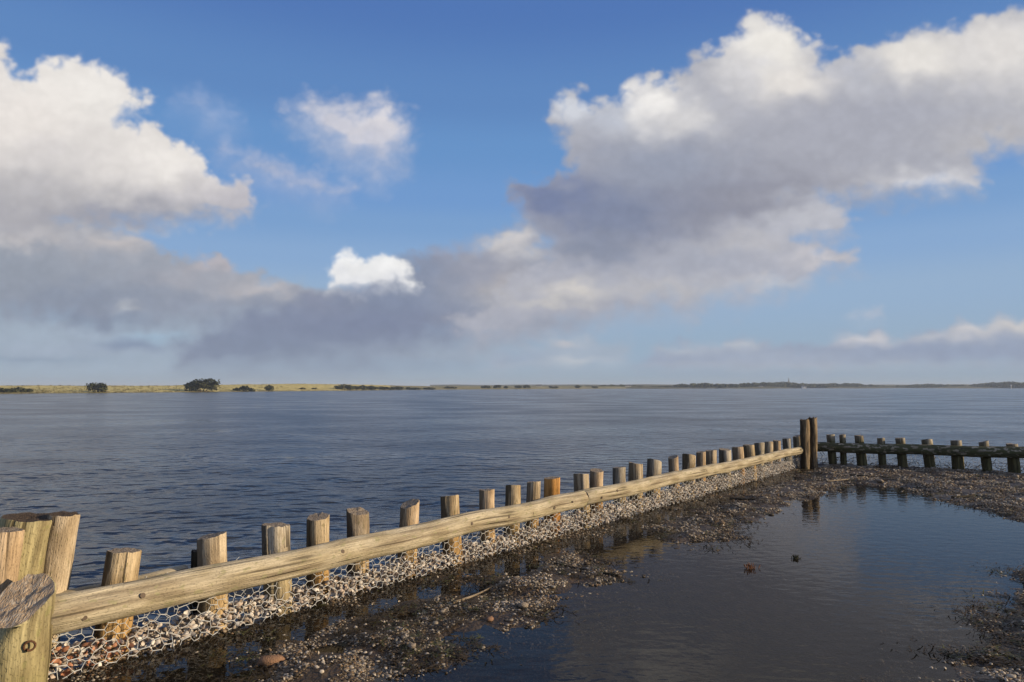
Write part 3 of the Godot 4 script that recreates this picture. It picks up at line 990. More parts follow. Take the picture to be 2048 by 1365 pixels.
func make_far_shore() -> void:
	var w := 208
	var h := 16
	var v := PackedVector3Array()
	for j in h:
		for i in w:
			v.append(spit_point(-700.0 + 1480.0 * i / (w - 1), 1.0 - pow(float(j) / (h - 1), 0.6)))
	var n := PackedVector3Array()
	for j in h:
		for i in w:
			var a := v[j * w + maxi(i - 1, 0)]
			var b := v[j * w + mini(i + 1, w - 1)]
			var c := v[maxi(j - 1, 0) * w + i]
			var d := v[mini(j + 1, h - 1) * w + i]
			n.append((d - c).cross(b - a).normalized())
	var spit := put("terrain", grid_mesh(v, n, w, h), self, [M.sand])
	tag(spit, "", "", "", "structure")
	# beyond the sand the shore runs on as low salt marsh
	v.clear()
	n.clear()
	for j in h:
		for i in 80:
			v.append(spit_point(780.0 + 550.0 * i / 79.0, 1.0 - pow(float(j) / (h - 1), 0.6)))
			n.append(Vector3(0.1, 1.0, 0.1).normalized())
	tag(put("terrain", grid_mesh(v, n, 80, h), self, [M.saltings]), "", "", "", "structure")
	# dry grass along the spit
	var st := begin()
	var r := RandomNumberGenerator.new()
	r.seed = 8
	for k in 14:
		var a := r.randf() * TAU
		var f := Vector3(cos(a), 0, sin(a)) * 0.25 * r.randf()
		var tip := f * 2.4 + Vector3(0, r.randf_range(0.6, 1.0), 0)
		var s := Vector3(-sin(a), 0, cos(a)) * 0.03
		for p in [f - s, tip, f + s]:
			st.set_normal(Vector3(cos(a), 0.6, sin(a)).normalized())
			st.set_color(Color.WHITE)
			st.add_vertex(p)
	var places := []
	var tints := []
	for k in 5000:
		var px := r.randf_range(-300.0, 790.0)
		var p := spit_point(px, 0.03 + 0.6 * r.randf() * r.randf())
		var s := r.randf_range(0.35, 0.9)
		places.append(Transform3D(Basis(Vector3.UP, r.randf() * TAU).scaled(Vector3(s * 1.6, s * 0.45, s * 1.6)), p - Vector3(0, 0.05, 0)))
		var t := r.randf_range(0.7, 1.2)
		tints.append(Color(0.45 * t, 0.36 * t, 0.15 * t) if r.randf() < 0.85 else Color(0.24 * t, 0.22 * t, 0.08 * t))
	tag(multi("grass", st.commit(), M.leaf, places, tints), "dry yellow grass covering the low spit across the water", "grass", "", "stuff")
	# bushes on the spit: pixel centre, width, height, how far back
	var crowns := [leaf_ball(1, 1500, 0.075, 11, 1.0), leaf_ball(2, 1100, 0.085, 8, 0.8), leaf_ball(3, 900, 0.09, 7, 0.7)]
	var stem := trunk_mesh(0.035, 0.5, 4)
	for b in [
		[10, 34, 9, 0.14, 2, "low dark hedge bush at the far end of the spit", "dark bushes at the far end of the spit"], [34, 30, 10, 0.15, 1, "low dark hedge bush at the far end of the spit", "dark bushes at the far end of the spit"], [53, 22, 8, 0.15, 2, "low dark hedge bush at the far end of the spit", "dark bushes at the far end of the spit"],
		[199, 36, 19, 0.12, 0, "single round dark bush standing alone on the yellow spit", ""],
		[404, 66, 27, 0.10, 0, "largest broad dark green bush on the yellow spit", ""],
		[488, 38, 12, 0.10, 2, "low flat bush just beside the largest bush", ""],
		[538, 20, 13, 0.10, 1, "small round bush between the flat bush and the sandy rise", ""],
		[604, 14, 4, 0.16, 2, "tiny low bush on the sandy rise of the spit", "tiny bushes on the sandy rise"], [628, 12, 4, 0.16, 2, "tiny low bush on the sandy rise of the spit", "tiny bushes on the sandy rise"],
		[690, 40, 12, 0.12, 1, "tall first bush of the hedge that tapers along the spit", ""],
		[715, 40, 10, 0.12, 2, "lower bush in the hedge that tapers along the spit", "hedge tapering along the spit"], [742, 36, 9, 0.12, 1, "lower bush in the hedge that tapers along the spit", "hedge tapering along the spit"], [768, 36, 8, 0.12, 2, "lower bush in the hedge that tapers along the spit", "hedge tapering along the spit"], [795, 36, 7, 0.12, 1, "lower bush in the hedge that tapers along the spit", "hedge tapering along the spit"], [826, 36, 6, 0.12, 2, "lower bush in the hedge that tapers along the spit", "hedge tapering along the spit"], [858, 34, 5, 0.12, 1, "lower bush in the hedge that tapers along the spit", "hedge tapering along the spit"],
		[900, 26, 5, 0.2, 2, "small distant tree on the low shore past the hedge", "distant trees on the low shore"], [972, 20, 7, 0.2, 1, "small distant tree on the low shore past the hedge", "distant trees on the low shore"], [994, 18, 8, 0.2, 0, "small distant tree on the low shore past the hedge", "distant trees on the low shore"], [1012, 12, 6, 0.2, 1, "small distant tree on the low shore past the hedge", "distant trees on the low shore"], [1036, 20, 7, 0.2, 0, "small distant tree on the low shore past the hedge", "distant trees on the low shore"], [1054, 16, 8, 0.2, 1, "small distant tree on the low shore past the hedge", "distant trees on the low shore"], [1108, 24, 5, 0.2, 2, "small distant tree on the low shore past the hedge", "distant trees on the low shore"], [1156, 20, 7, 0.2, 1, "small distant tree on the low shore past the hedge", "distant trees on the low shore"], [1190, 16, 5, 0.2, 2, "small distant tree on the low shore past the hedge", "distant trees on the low shore"]]:
		var p := spit_point(b[0], b[3])
		var dist := Vector2(p.x, p.z).length()
		var bw: float = b[1] * dist / F
		var bh: float = b[2] * dist / F
		var o := base("bush" if b[0] < 880 else "tree", p - Vector3(0, 0.1, 0))
		tag(o, b[5], "bush" if b[0] < 880 else "tree", b[6])
		var c := put("crown", crowns[b[4]], o, [M.leaf])
		c.scale = Vector3(bw / 1.9, bh / [1.15, 0.95, 0.85][b[4]], bw / 1.9)
		c.rotation.y = b[0]
		var t := put("trunk", stem, o, [M.bark])
		t.scale = Vector3(bw * 0.5, bh * 0.9, bw * 0.5)
	# far low shore and its wood
	var lv := PackedVector3Array()
	var ln := PackedVector3Array()
	var lw := 120
	for j in 5:
		for i in lw:
			var px := 860.0 + (2700.0 - 860.0) * i / (lw - 1)
			var e := on_level(px, 777.3 + 0.5 * sin(px * 0.006) + 0.35 * sin(px * 0.03), SEA)
			var dir := Vector3(e.x, 0, e.z).normalized()
			var back: float = [900.0, 260.0, 90.0, 20.0, 0.0][j]
			var p: Vector3 = e + dir * back
			p.y = [6.0, 2.2, 1.2, 0.7, SEA - 0.3][j] + (0.3 * sin(px * 0.05) if j < 4 else 0.0)
			lv.append(p)
			ln.append(Vector3(0, 1, 0.15).normalized())
	tag(put("terrain", grid_mesh(lv, ln, lw, 5), self, [M.marsh]), "", "", "", "structure")
	places = []
	tints = []
	for k in 900:
		var px := r.randf_range(1170.0, 2650.0)
		var e := on_level(px, 777.3 + 0.5 * sin(px * 0.006), SEA)
		var dir := Vector3(e.x, 0, e.z).normalized()
		var back := r.randf_range(40.0, 160.0)
		var p: Vector3 = e + dir * back
		var env := 0.55 + 0.45 * smoothstep(1200.0, 1400.0, px) + 0.25 * sin(px * 0.013) + 0.2 * sin(px * 0.041 + 1.0)
		var hh := r.randf_range(2.2, 4.2) * env
		p.y = 0.4
		places.append(Transform3D(Basis(Vector3.UP, r.randf() * TAU).scaled(Vector3(hh * 1.1, hh, hh * 1.1)), p))
		var t := r.randf_range(0.55, 1.1)
		tints.append(Color(t, t, t * 1.1))
	tag(multi("wood", leaf_ball(6, 260, 0.16, 8, 1.0), M.leaf, places, tints), "dark line of woodland along the far shore", "wood", "", "stuff")
	# white houses, church, beacon
	for q in [[1078, 774.0, 5.2, 2.4, 300.0], [1256, 774.2, 4.4, 2.2, 60.0], [1522, 773.5, 3.0, 1.6, 30.0], [1608, 773.0, 3.4, 1.6, 30.0]]:
		var e := on_level(q[0], 777.4, SEA)
		var p := Vector3(e.x, 0.5, e.z) - Vector3(e.x, 0, e.z).normalized() * 6.0
		var o := base("house", p)
		tag(o, "white house with a dark roof among distant trees" if q[0] < 1400 else "small pale house below the dark far wood", "house", "white houses among distant trees" if q[0] < 1400 else "pale houses below the far wood")
		var s := begin()
		box(s, Vector3(-q[2] / 2, -0.8, -1.5), Vector3(q[2] / 2, q[3] * 0.7, 1.5))
		put("wall", s.commit(), o, [M.white])
		s = begin()
		for t in [[-1.0, 1.7], [1.0, -1.7]]:
			var a := Vector3(-q[2] / 2 - 0.15, q[3] * 0.7, t[1])
			var b2 := Vector3(-q[2] / 2 - 0.15, q[3] * 1.15, 0)
			var ex := Vector3(q[2] + 0.3, 0, 0)
			var nn := Vector3(0, 0.85, t[1]).normalized()
			for pp in ([a, b2, b2 + ex, a, b2 + ex, a + ex] if t[1] > 0 else [a, b2 + ex, b2, a, a + ex, b2 + ex]):
				s.set_normal(nn)
				s.add_vertex(pp)
		put("roof", s.commit(), o, [M.slate])
		for x in [-0.25, 0.25]:
			s = begin()
			box(s, Vector3(q[2] * x - 0.35, 0.3, 1.5), Vector3(q[2] * x + 0.35, q[3] * 0.5, 1.53))
			put("window", s.commit(), o, [M.glass])
	var ce := at_depth(1578, 768.5, 1150.0)
	var ch := base("church", Vector3(ce.x, 1.0, ce.z))
	tag(ch, "tall thin church spire rising above the far wood", "church")
	var cs := begin()
	box(cs, Vector3(-1.3, -1, -1.3), Vector3(1.3, 8.6, 1.3))
	put("tower", cs.commit(), ch, [M.stone])
	cs = begin()
	for k in 8:
		var a0 := TAU * k / 8
		var a1 := TAU * (k + 1) / 8
		for pp in [Vector3(cos(a0), 0, sin(a0)) * 1.4 + Vector3(0, 8.6, 0), Vector3(cos(a1), 0, sin(a1)) * 1.4 + Vector3(0, 8.6, 0), Vector3(0, 16.5, 0)]:
			cs.set_normal(Vector3(cos(a0), 0.3, sin(a0)).normalized())
			cs.add_vertex(pp)
	put("spire", cs.commit(), ch, [M.slate])
	cs = begin()
	box(cs, Vector3(-12, -1, -3.5), Vector3(-1.3, 5.2, 3.5))
	put("nave", cs.commit(), ch, [M.stone])
	var be := on_level(2023, 778.2, SEA)
	var bo := base("beacon", Vector3(be.x, SEA - 0.3, be.z))
	tag(bo, "white beacon standing at the edge of the far shore", "beacon")
	cs = begin()
	tube(cs, Vector3.ZERO, Vector3(0, 2.6, 0), 0.28, 8)
	put("shaft", cs.commit(), bo, [M.white])
	cs = begin()
	box(cs, Vector3(-0.4, 2.6, -0.4), Vector3(0.4, 3.2, 0.4))
	put("lantern_box", cs.commit(), bo, [M.white])

# ---------------------------------------------------------------- fences
func hex_net(origin: Vector3, dir: Vector3, out: Vector3, length: float, low: float, high: Callable, cw: float, chh: float, seed_: int, r0: float, torn := 0.0) -> ArrayMesh:
	# flat-topped hexagons: the twisted pairs lie level, the single wires slant
	var st := begin()
	var n := fbm(seed_, 2.2, 3)
	var rr := RandomNumberGenerator.new()
	rr.seed = seed_
	var pt := func(s: float, t: float) -> Vector3:
		var q := Vector2(s, t)
		var ds := n.get_noise_2d(s * 3.0, t * 5.0) * 0.022
		var dt := n.get_noise_2d(s * 3.0 + 50.0, t * 5.0) * 0.022
		var bulge := n.get_noise_2d(q.x * 1.2 + 20.0, t * 3.0) * 0.022 + 0.030 * smoothstep(low + 0.20, low, t)
		return origin + dir * (s + ds) + Vector3.UP * (t + dt) - out * bulge
	var cols := int(length / (cw * 0.75))
	for i in cols:
		var s := i * cw * 0.75
		var top: float = high.call(s)
		var rows := int((top - low) / chh) + 2
		for j in range(-1, rows):
			var t := low + j * chh + (chh * 0.5 if i % 2 else 0.0)
			if t > top or t < low - chh * 0.6:
				continue
			if torn > 0.0 and rr.randf() < torn * smoothstep(low, top, t) + torn * 0.3:
				continue
			# one cell owns its lower edge and its two left edges
			var a: Vector3 = pt.call(s - cw * 0.25, t)
			var b: Vector3 = pt.call(s + cw * 0.25, t)
			var c: Vector3 = pt.call(s - cw * 0.5, t + chh * 0.5)
			var d: Vector3 = pt.call(s - cw * 0.25, t + chh)
			tube(st, a, b, r0 * 1.45)
			tube(st, a, c, r0)
			tube(st, c, d, r0)
	return st.commit()

func bolt_mesh() -> ArrayMesh:
	var st := begin()
	tube(st, Vector3(0, 0, -0.02), Vector3(0, 0, 0.006), 0.016, 8)
	for k in 8:
		var a0 := TAU * k / 8
		var a1 := TAU * (k + 1) / 8
		for p in [Vector3(0, 0, 0.009), Vector3(cos(a1), sin(a1), 0) * 0.016 + Vector3(0, 0, 0.006), Vector3(cos(a0), sin(a0), 0) * 0.016 + Vector3(0, 0, 0.006)]:
			st.set_normal(Vector3(0, 0, 1))
			st.add_vertex(p)
	return st.commit()

func make_long_fence() -> void:
	var fence := base("timber_fence", A)
	tag(fence, "long sunlit timber fence of round posts, rail and wire netting", "fence")
	var inv := -A
	var post_line := A + seaward * 0.085
	var rail_line := A - seaward * 0.075
	# posts: left, right, top (pixels), timber, orange or not
	var posts := [[218.6, 279, 1103, 1], [398, 450, 1073, 2], [522.5, 577, 1051, 0], [616, 657.5, 1035, 1], [691, 734, 1024, 3], [801, 838, 1008, 4], [882, 918, 993, 1], [957, 987, 981, 4], [1011, 1040, 972, 1], [1054, 1080, 965, 2], [1090, 1121, 957, 9], [1149, 1179, 949, 2], [1181, 1208, 942, 4], [1226, 1251, 936, 0], [1257, 1285, 928, 2], [1294, 1322, 922, 0], [1336, 1356, 915, 4], [1365, 1391, 911, 1], [1393, 1411, 905, 4], [1413, 1434, 902, 2], [1438, 1462, 900, 0], [1464, 1486, 895, 4], [1487, 1508, 891, 1], [1509, 1528, 887, 0], [1530, 1546, 885, 2], [1547, 1561, 882, 4], [1566, 1582, 878, 0], [1586, 1604, 873, 1]]
	var rail_a := on_wall(70, 1240.0, rail_line, seaward)
	var rail_b := on_wall(1634, 893.5, rail_line, seaward)
	var bolt := bolt_mesh()
	for k in posts.size():
		var q: Array = posts[k]
		var mid: float = (q[0] + q[1]) / 2.0
		var top := on_wall(mid, q[2], post_line, seaward)
		var dist := -(top - Vector3(0, EYE, 0)).dot(Vector3(0, sin(-PITCH), -1)) * -1.0
		dist = absf(top.z)
		var r: float = clampf((q[1] - q[0]) * dist / F / 2.0, 0.048, 0.078)
		rng.seed = 500 + k
		var lean := along * rng.randfn() * 0.035 + seaward * rng.randfn() * 0.025
		if k == 0:
			lean -= along * 0.05
		var foot := Vector3(top.x, -0.45, top.z) + lean
		var rail_y := lerpf(rail_a.y, rail_b.y, clampf((top - rail_a).dot(along) / (rail_b - rail_a).length(), 0, 1))
		var m := log_mesh(foot + inv, top + inv, r * rng.randf_range(1.0, 1.08), r, 30 + k, {"rings": 9, "rough": 0.09, "sides": 40 if k < 12 else 24, "splits": [[rng.randf_range(2.9, 5.9), 0.16, rng.randf_range(0.04, 0.15), rng.randf_range(0.3, 0.75)], [rng.randf_range(2.9, 5.9), 0.2, rng.randf_range(0.0, 0.1), rng.randf_range(0.2, 0.7)]], "cut": along * rng.randfn() * 0.13 + seaward * (rng.randfn() * 0.1 - 0.03), "jag": rng.randf_range(0.002, 0.006), "stain": rail_y - 0.03 - A.y, "stain_color": [Color(1.0, 0.82, 0.56), Color(0.97, 0.88, 0.70), Color(0.88, 0.82, 0.65)][k % 3]})
		put("post", m, fence, [M.orange if q[3] == 9 else M.post[q[3]], M.end])
	# front rail in two lengths, butted end to end
	var joint := on_wall(1166, 1009, rail_line, seaward)
	joint = rail_a.lerp(rail_b, (joint - rail_a).length() / (rail_b - rail_a).length())
	var gap := (rail_b - rail_a).normalized() * 0.006
	var rails := []
	for e in [[rail_a, joint - gap, 0.080, 0.073, 81], [joint + gap, rail_b, 0.071, 0.055, 82]]:
		var o := put("rail", log_mesh(e[0] + inv, e[1] + inv, e[2], e[3], e[4], {"rings": 40, "rough": 0.06, "bow": 0.006, "sides": 40, "splits": [[0.4, 0.1, 0.10, 0.1], [2.4, 0.12, 0.08, 0.45], [3.3, 0.1, 0.10, 0.6], [5.6, 0.1, 0.08, 0.3]]}), fence, [M.rail, M.end])
		rails.append([o, e])
	# bolts through the rail, one or two at each post
	for k in posts.size():
		var q: Array = posts[k]
		var top := on_wall((q[0] + q[1]) / 2.0, q[2], post_line, seaward)
		var s := (top - rail_a).dot((rail_b - rail_a).normalized())
		if s < 0.05:
			continue
		var c := rail_a + (rail_b - rail_a).normalized() * s
		var which := 0 if s < (joint - rail_a).length() else 1
		var r := lerpf(0.080, 0.055, s / (rail_b - rail_a).length())
		rng.seed = 900 + k
		for t in (2 if k < 1 else 1):
			var b := put("bolt", bolt, rails[which][0], [M.iron])
			var up := rng.randf_range(-0.25, 0.35)
			var nrm := (-seaward * cos(up) + Vector3.UP * sin(up)).normalized()
			b.transform = Transform3D(Basis.looking_at(-nrm, Vector3.UP), c + inv + nrm * (r * 0.99) + along * (rng.randf_range(-0.03, 0.03) - 0.22 * t))
			b.scale = Vector3.ONE * rng.randf_range(0.5, 0.85)
	# rail on the sea side, showing between the first posts
	var back_line := A + seaward * 0.215
	var ra := on_wall(60, 1222, back_line, seaward)
	var rb := on_wall(370, 1150, back_line, seaward)
	put("rail", log_mesh(ra + inv, rb + inv, 0.06, 0.055, 83, {"rings": 12}), fence, [M.rail, M.end])
	var stub := on_wall(393, 1102, back_line, seaward)
	put("post", log_mesh(Vector3(stub.x, -0.5, stub.z) + inv, stub + inv, 0.03, 0.028, 84, {"sides": 12}), fence, [M.wet, M.end_dark])
	# netting: one sheet in front of the posts, another behind
	var high := func(s: float) -> float:
		return lerpf(rail_a.y, rail_b.y, s / 10.6) - A.y - 0.02
	var length := (B - A).length()
	put("wire_netting", hex_net(Vector3.ZERO, along, seaward, length, -0.02, high, 0.066, 0.047, 21, 0.0017), fence, [M.wire])
	put("wire_netting", hex_net(seaward * 0.17, along, seaward, length, -0.1, high, 0.066, 0.047, 22, 0.0015), fence, [M.wire])
	# shells packed behind the netting
	var kinds := [shell_mesh(1), shell_mesh(2), shell_mesh(3)]
	var tints := [Color(0.46, 0.42, 0.38), Color(0.54, 0.51, 0.47), Color(0.36, 0.31, 0.26), Color(0.42, 0.35, 0.30), Color(0.60, 0.58, 0.55), Color(0.22, 0.175, 0.13)]
	var mats := []
	for t in tints:
		mats.append(plain(t.r, t.g, t.b, 0.6))
	mats.append(plain(0.40, 0.20, 0.12, 0.6))
	var rest := []
	var rest_c := []
	var r2 := RandomNumberGenerator.new()
	r2.seed = 77
	var pile := fbm(78, 1.6, 3)
	var spots := []
	for k in 11000:
		var s := r2.randf_range(-0.05, length - 0.1)
		var deep := pow(r2.randf(), 1.6)
		var crest := 0.115 + 0.04 * smoothstep(2.0, 7.0, s) + 0.05 * pile.get_noise_1d(s * 3.0) + 0.035 * pile.get_noise_1d(s * 14.0)
		var y := crest * pow(r2.randf(), 0.6) * (1.0 - 0.2 * deep)
		spots.append([s, deep, y])
	spots.sort_custom(func(a, b): return a[0] < b[0])
	var singles := 0
	for q in spots:
		var s: float = q[0]
		var p: Vector3 = A + along * s + seaward * (q[1] * 0.14 + 0.006 - 0.030 * smoothstep(0.13, 0.0, q[2])) + Vector3.UP * (q[2] - 0.005)
		var size := r2.randf_range(0.009, 0.021)
		var b := (any_turn(r2)).scaled(Vector3(size, size, size) * Vector3(r2.randf_range(0.8, 1.5), 1, r2.randf_range(0.8, 1.2)))
		var ci := r2.randi() % 6
		if s < 0.35 and r2.randf() < 0.4:
			ci = 6
		if singles < 290 and q[1] < 0.35 and s > 0.0:
			singles += 1
			var o := put("oyster_shell", kinds[singles % 3], self, [mats[ci]])
			o.transform = Transform3D(b, p)
			if ci == 6:
				tag(o, "rusty orange shell at the netting foot beside the slanting post", "shell", "rusty orange shells by the slanting post")
			else:
				tag(o, "bleached shell packed behind the netting at the long fence's foot", "shell", "bleached shells packed behind the netting")
		else:
			rest.append(Transform3D(b, p))
			rest_c.append(tints[ci % 6])
	tag(multi("shell_heap", kinds[0], M.shell, rest, rest_c), "heap of bleached pinkish shells along the foot of the long fence", "shells", "", "stuff")

func make_far_fence() -> void:
	var fence := base("timber_fence", B)
	tag(fence, "dark shaded timber fence with stumpy posts beyond the gravel bank", "fence")
	var line := B + seaward2 * 0.02
	var rail_line := B - seaward2 * 0.075
	var inv := -B
	var posts := [[1652, 1670, 870], [1678, 1692, 870], [1709, 1729, 872], [1754, 1770, 877], [1791, 1811, 877], [1841, 1866, 880], [1901, 1925, 882], [1958, 1978, 884], [2013, 2037, 889], [2072, 2096, 891], [2130, 2155, 894], [2196, 2222, 897], [2262, 2288, 900]]
	for k in posts.size():
		var q: Array = posts[k]
		var top := on_wall((q[0] + q[1]) / 2.0, q[2], line, seaward2)
		var r: float = clampf((q[1] - q[0]) * absf(top.z) / F / 2.0 * 0.84, 0.045, 0.075)
		rng.seed = 1200 + k
		var foot := Vector3(top.x, -0.4, top.z) + along2 * (0.03 + rng.randfn() * 0.02) - seaward2 * 0.03
		put("post", log_mesh(foot + inv, top + inv, r * 1.12, r, 130 + k, {"rings": 8, "rough": 0.1, "sides": 16, "cut": along2 * rng.randfn() * 0.1 + seaward2 * rng.randfn() * 0.1, "jag": 0.006, "stain": top.y - 0.075 - B.y, "stain_color": Color(0.42, 0.43, 0.27)}), fence, [M.tip, M.end])
	var ra := on_wall(1622, 893.5, rail_line, seaward2)
	var rb := on_wall(2048, 906.5, rail_line, seaward2)
	rb = ra + (rb - ra) * 1.9
	put("rail", log_mesh(ra + inv, rb + inv, 0.078, 0.088, 141, {"rings": 22, "rough": 0.06}), fence, [M.weedy, M.end_dark])
	var high := func(s: float) -> float:
		return 0.28
	put("wire_netting", hex_net(seaward2 * 0.13, along2, seaward2, 5.0, -0.02, high, 0.085, 0.062, 24, 0.0019, 0.35), fence, [M.wire])
	# weed and rubbish caught in the netting
	var st := begin()
	var r := RandomNumberGenerator.new()
	r.seed = 31
	for k in 420:
		var p := seaward2 * (0.1 + r.randfn() * 0.02) + along2 * r.randf_range(0.1, 5.0) + Vector3.UP * absf(r.randfn()) * 0.07
		var d := (along2 * r.randfn() + Vector3.UP * (r.randfn() * 0.5 + 0.2)).normalized() * r.randf_range(0.03, 0.10)
		tube(st, p, p + d, r.randf_range(0.002, 0.005), 3)
	put("caught_weed", st.commit(), fence, [plain(0.05, 0.045, 0.03, 0.8)])

func make_end_posts() -> void:
	# near end: four old posts round the end of the rail
	var g := on_level(38, 1392)
	var w := on_wall(42, 1205, g, seaward)
	var o := base("timber_post", Vector3(g.x, 0, g.z))
	tag(o, "thick old post with a slanting rotten top and rusty eye bolt", "post")
	var top := Vector3(w.x, w.y, w.z)
	var inv := -o.position
	put("timber", log_mesh(Vector3(g.x, -0.4, g.z) + inv - along * 0.02, top + inv, 0.135, 0.12, 151, {"rings": 12, "rough": 0.09, "sides": 26, "cut": along * 0.62 + seaward * 0.42, "jag": 0.012, "sag": 0.2, "stain": 0.12, "stain_color": Color(0.86, 0.88, 0.78)}), o, [M.green, M.rotten])
	var eye := begin()
	var face := (Vector3(0, EYE, 0) - top)
	face.y = 0
	face = face.normalized()
	var side := face.cross(Vector3.UP)
	var hole := on_wall(59, 1292, g + face * 0.119, face)
	var prev := Vector3.ZERO
	for k in 15:
		var a := -0.6 + k * 0.42
		var rad := 0.021 - 0.0003 * k
		var p := hole + inv + (side * cos(a) + Vector3.UP * sin(a)) * rad + face * (0.004 + 0.0006 * k)
		if k > 0:
			tube(eye, prev, p, 0.0048, 6)
		prev = p
	tube(eye, prev, prev - face * 0.04, 0.0048, 6)
	put("eye_bolt", eye.commit(), o, [M.rust])
	for q in [
		[62, 1038, 0.115, 3.30, M.green, M.end_dark, "tall thick greenish post with a dark weathered top by the rail end", Vector3(0.10, 0, 0.0), 0.98],
		[130, 1030, 0.066, 3.36, M.post[2], M.end_dark, "tall slim pale post leaning against the thick greenish post", Vector3(0.085, 0, 0.0), 1.0],
		[8, 1062, 0.075, 3.12, M.post[4], M.end, "short pale post behind the slanting rotten post", Vector3(0.05, 0, 0.0), 1.0]]:
		var t := at_depth(q[0], q[1], q[3])
		var lean: Vector3 = q[7]
		var foot := Vector3(t.x, -0.5, t.z) - lean * 1.6
		var b := base("timber_post", Vector3(foot.x, 0, foot.z))
		tag(b, q[6], "post")
		put("timber", log_mesh(foot - b.position, t - b.position, q[2] * 0.92, q[2], 160 + int(q[0]), {"rings": 14, "rough": 0.07, "sides": 26, "jag": 0.004, "sag": 0.12, "cut": Vector3(0.02, 0, 0.03)}), b, [q[4], q[5]])
	# far corner: two old posts side by side
	for q in [[1609, 841, 10.95, 0.066, "rough dark post at the fence corner, split down its face", 0.05], [1625, 837, 11.1, 0.064, "rough dark post at the fence corner with a sunlit edge", -0.02]]:
		var t := at_depth(q[0], q[1], q[2])
		var b := base("timber_post", Vector3(t.x, 0, t.z))
		tag(b, q[4], "post")
		put("timber", log_mesh(Vector3(-0.02, -0.5, 0), Vector3(0, t.y, 0), q[3] * 1.1, q[3], 170 + int(q[0]), {"rings": 12, "rough": 0.2, "sides": 22, "jag": 0.02, "cut": Vector3(q[5], 0, 0.1)}), b, [M.old, M.end_dark])

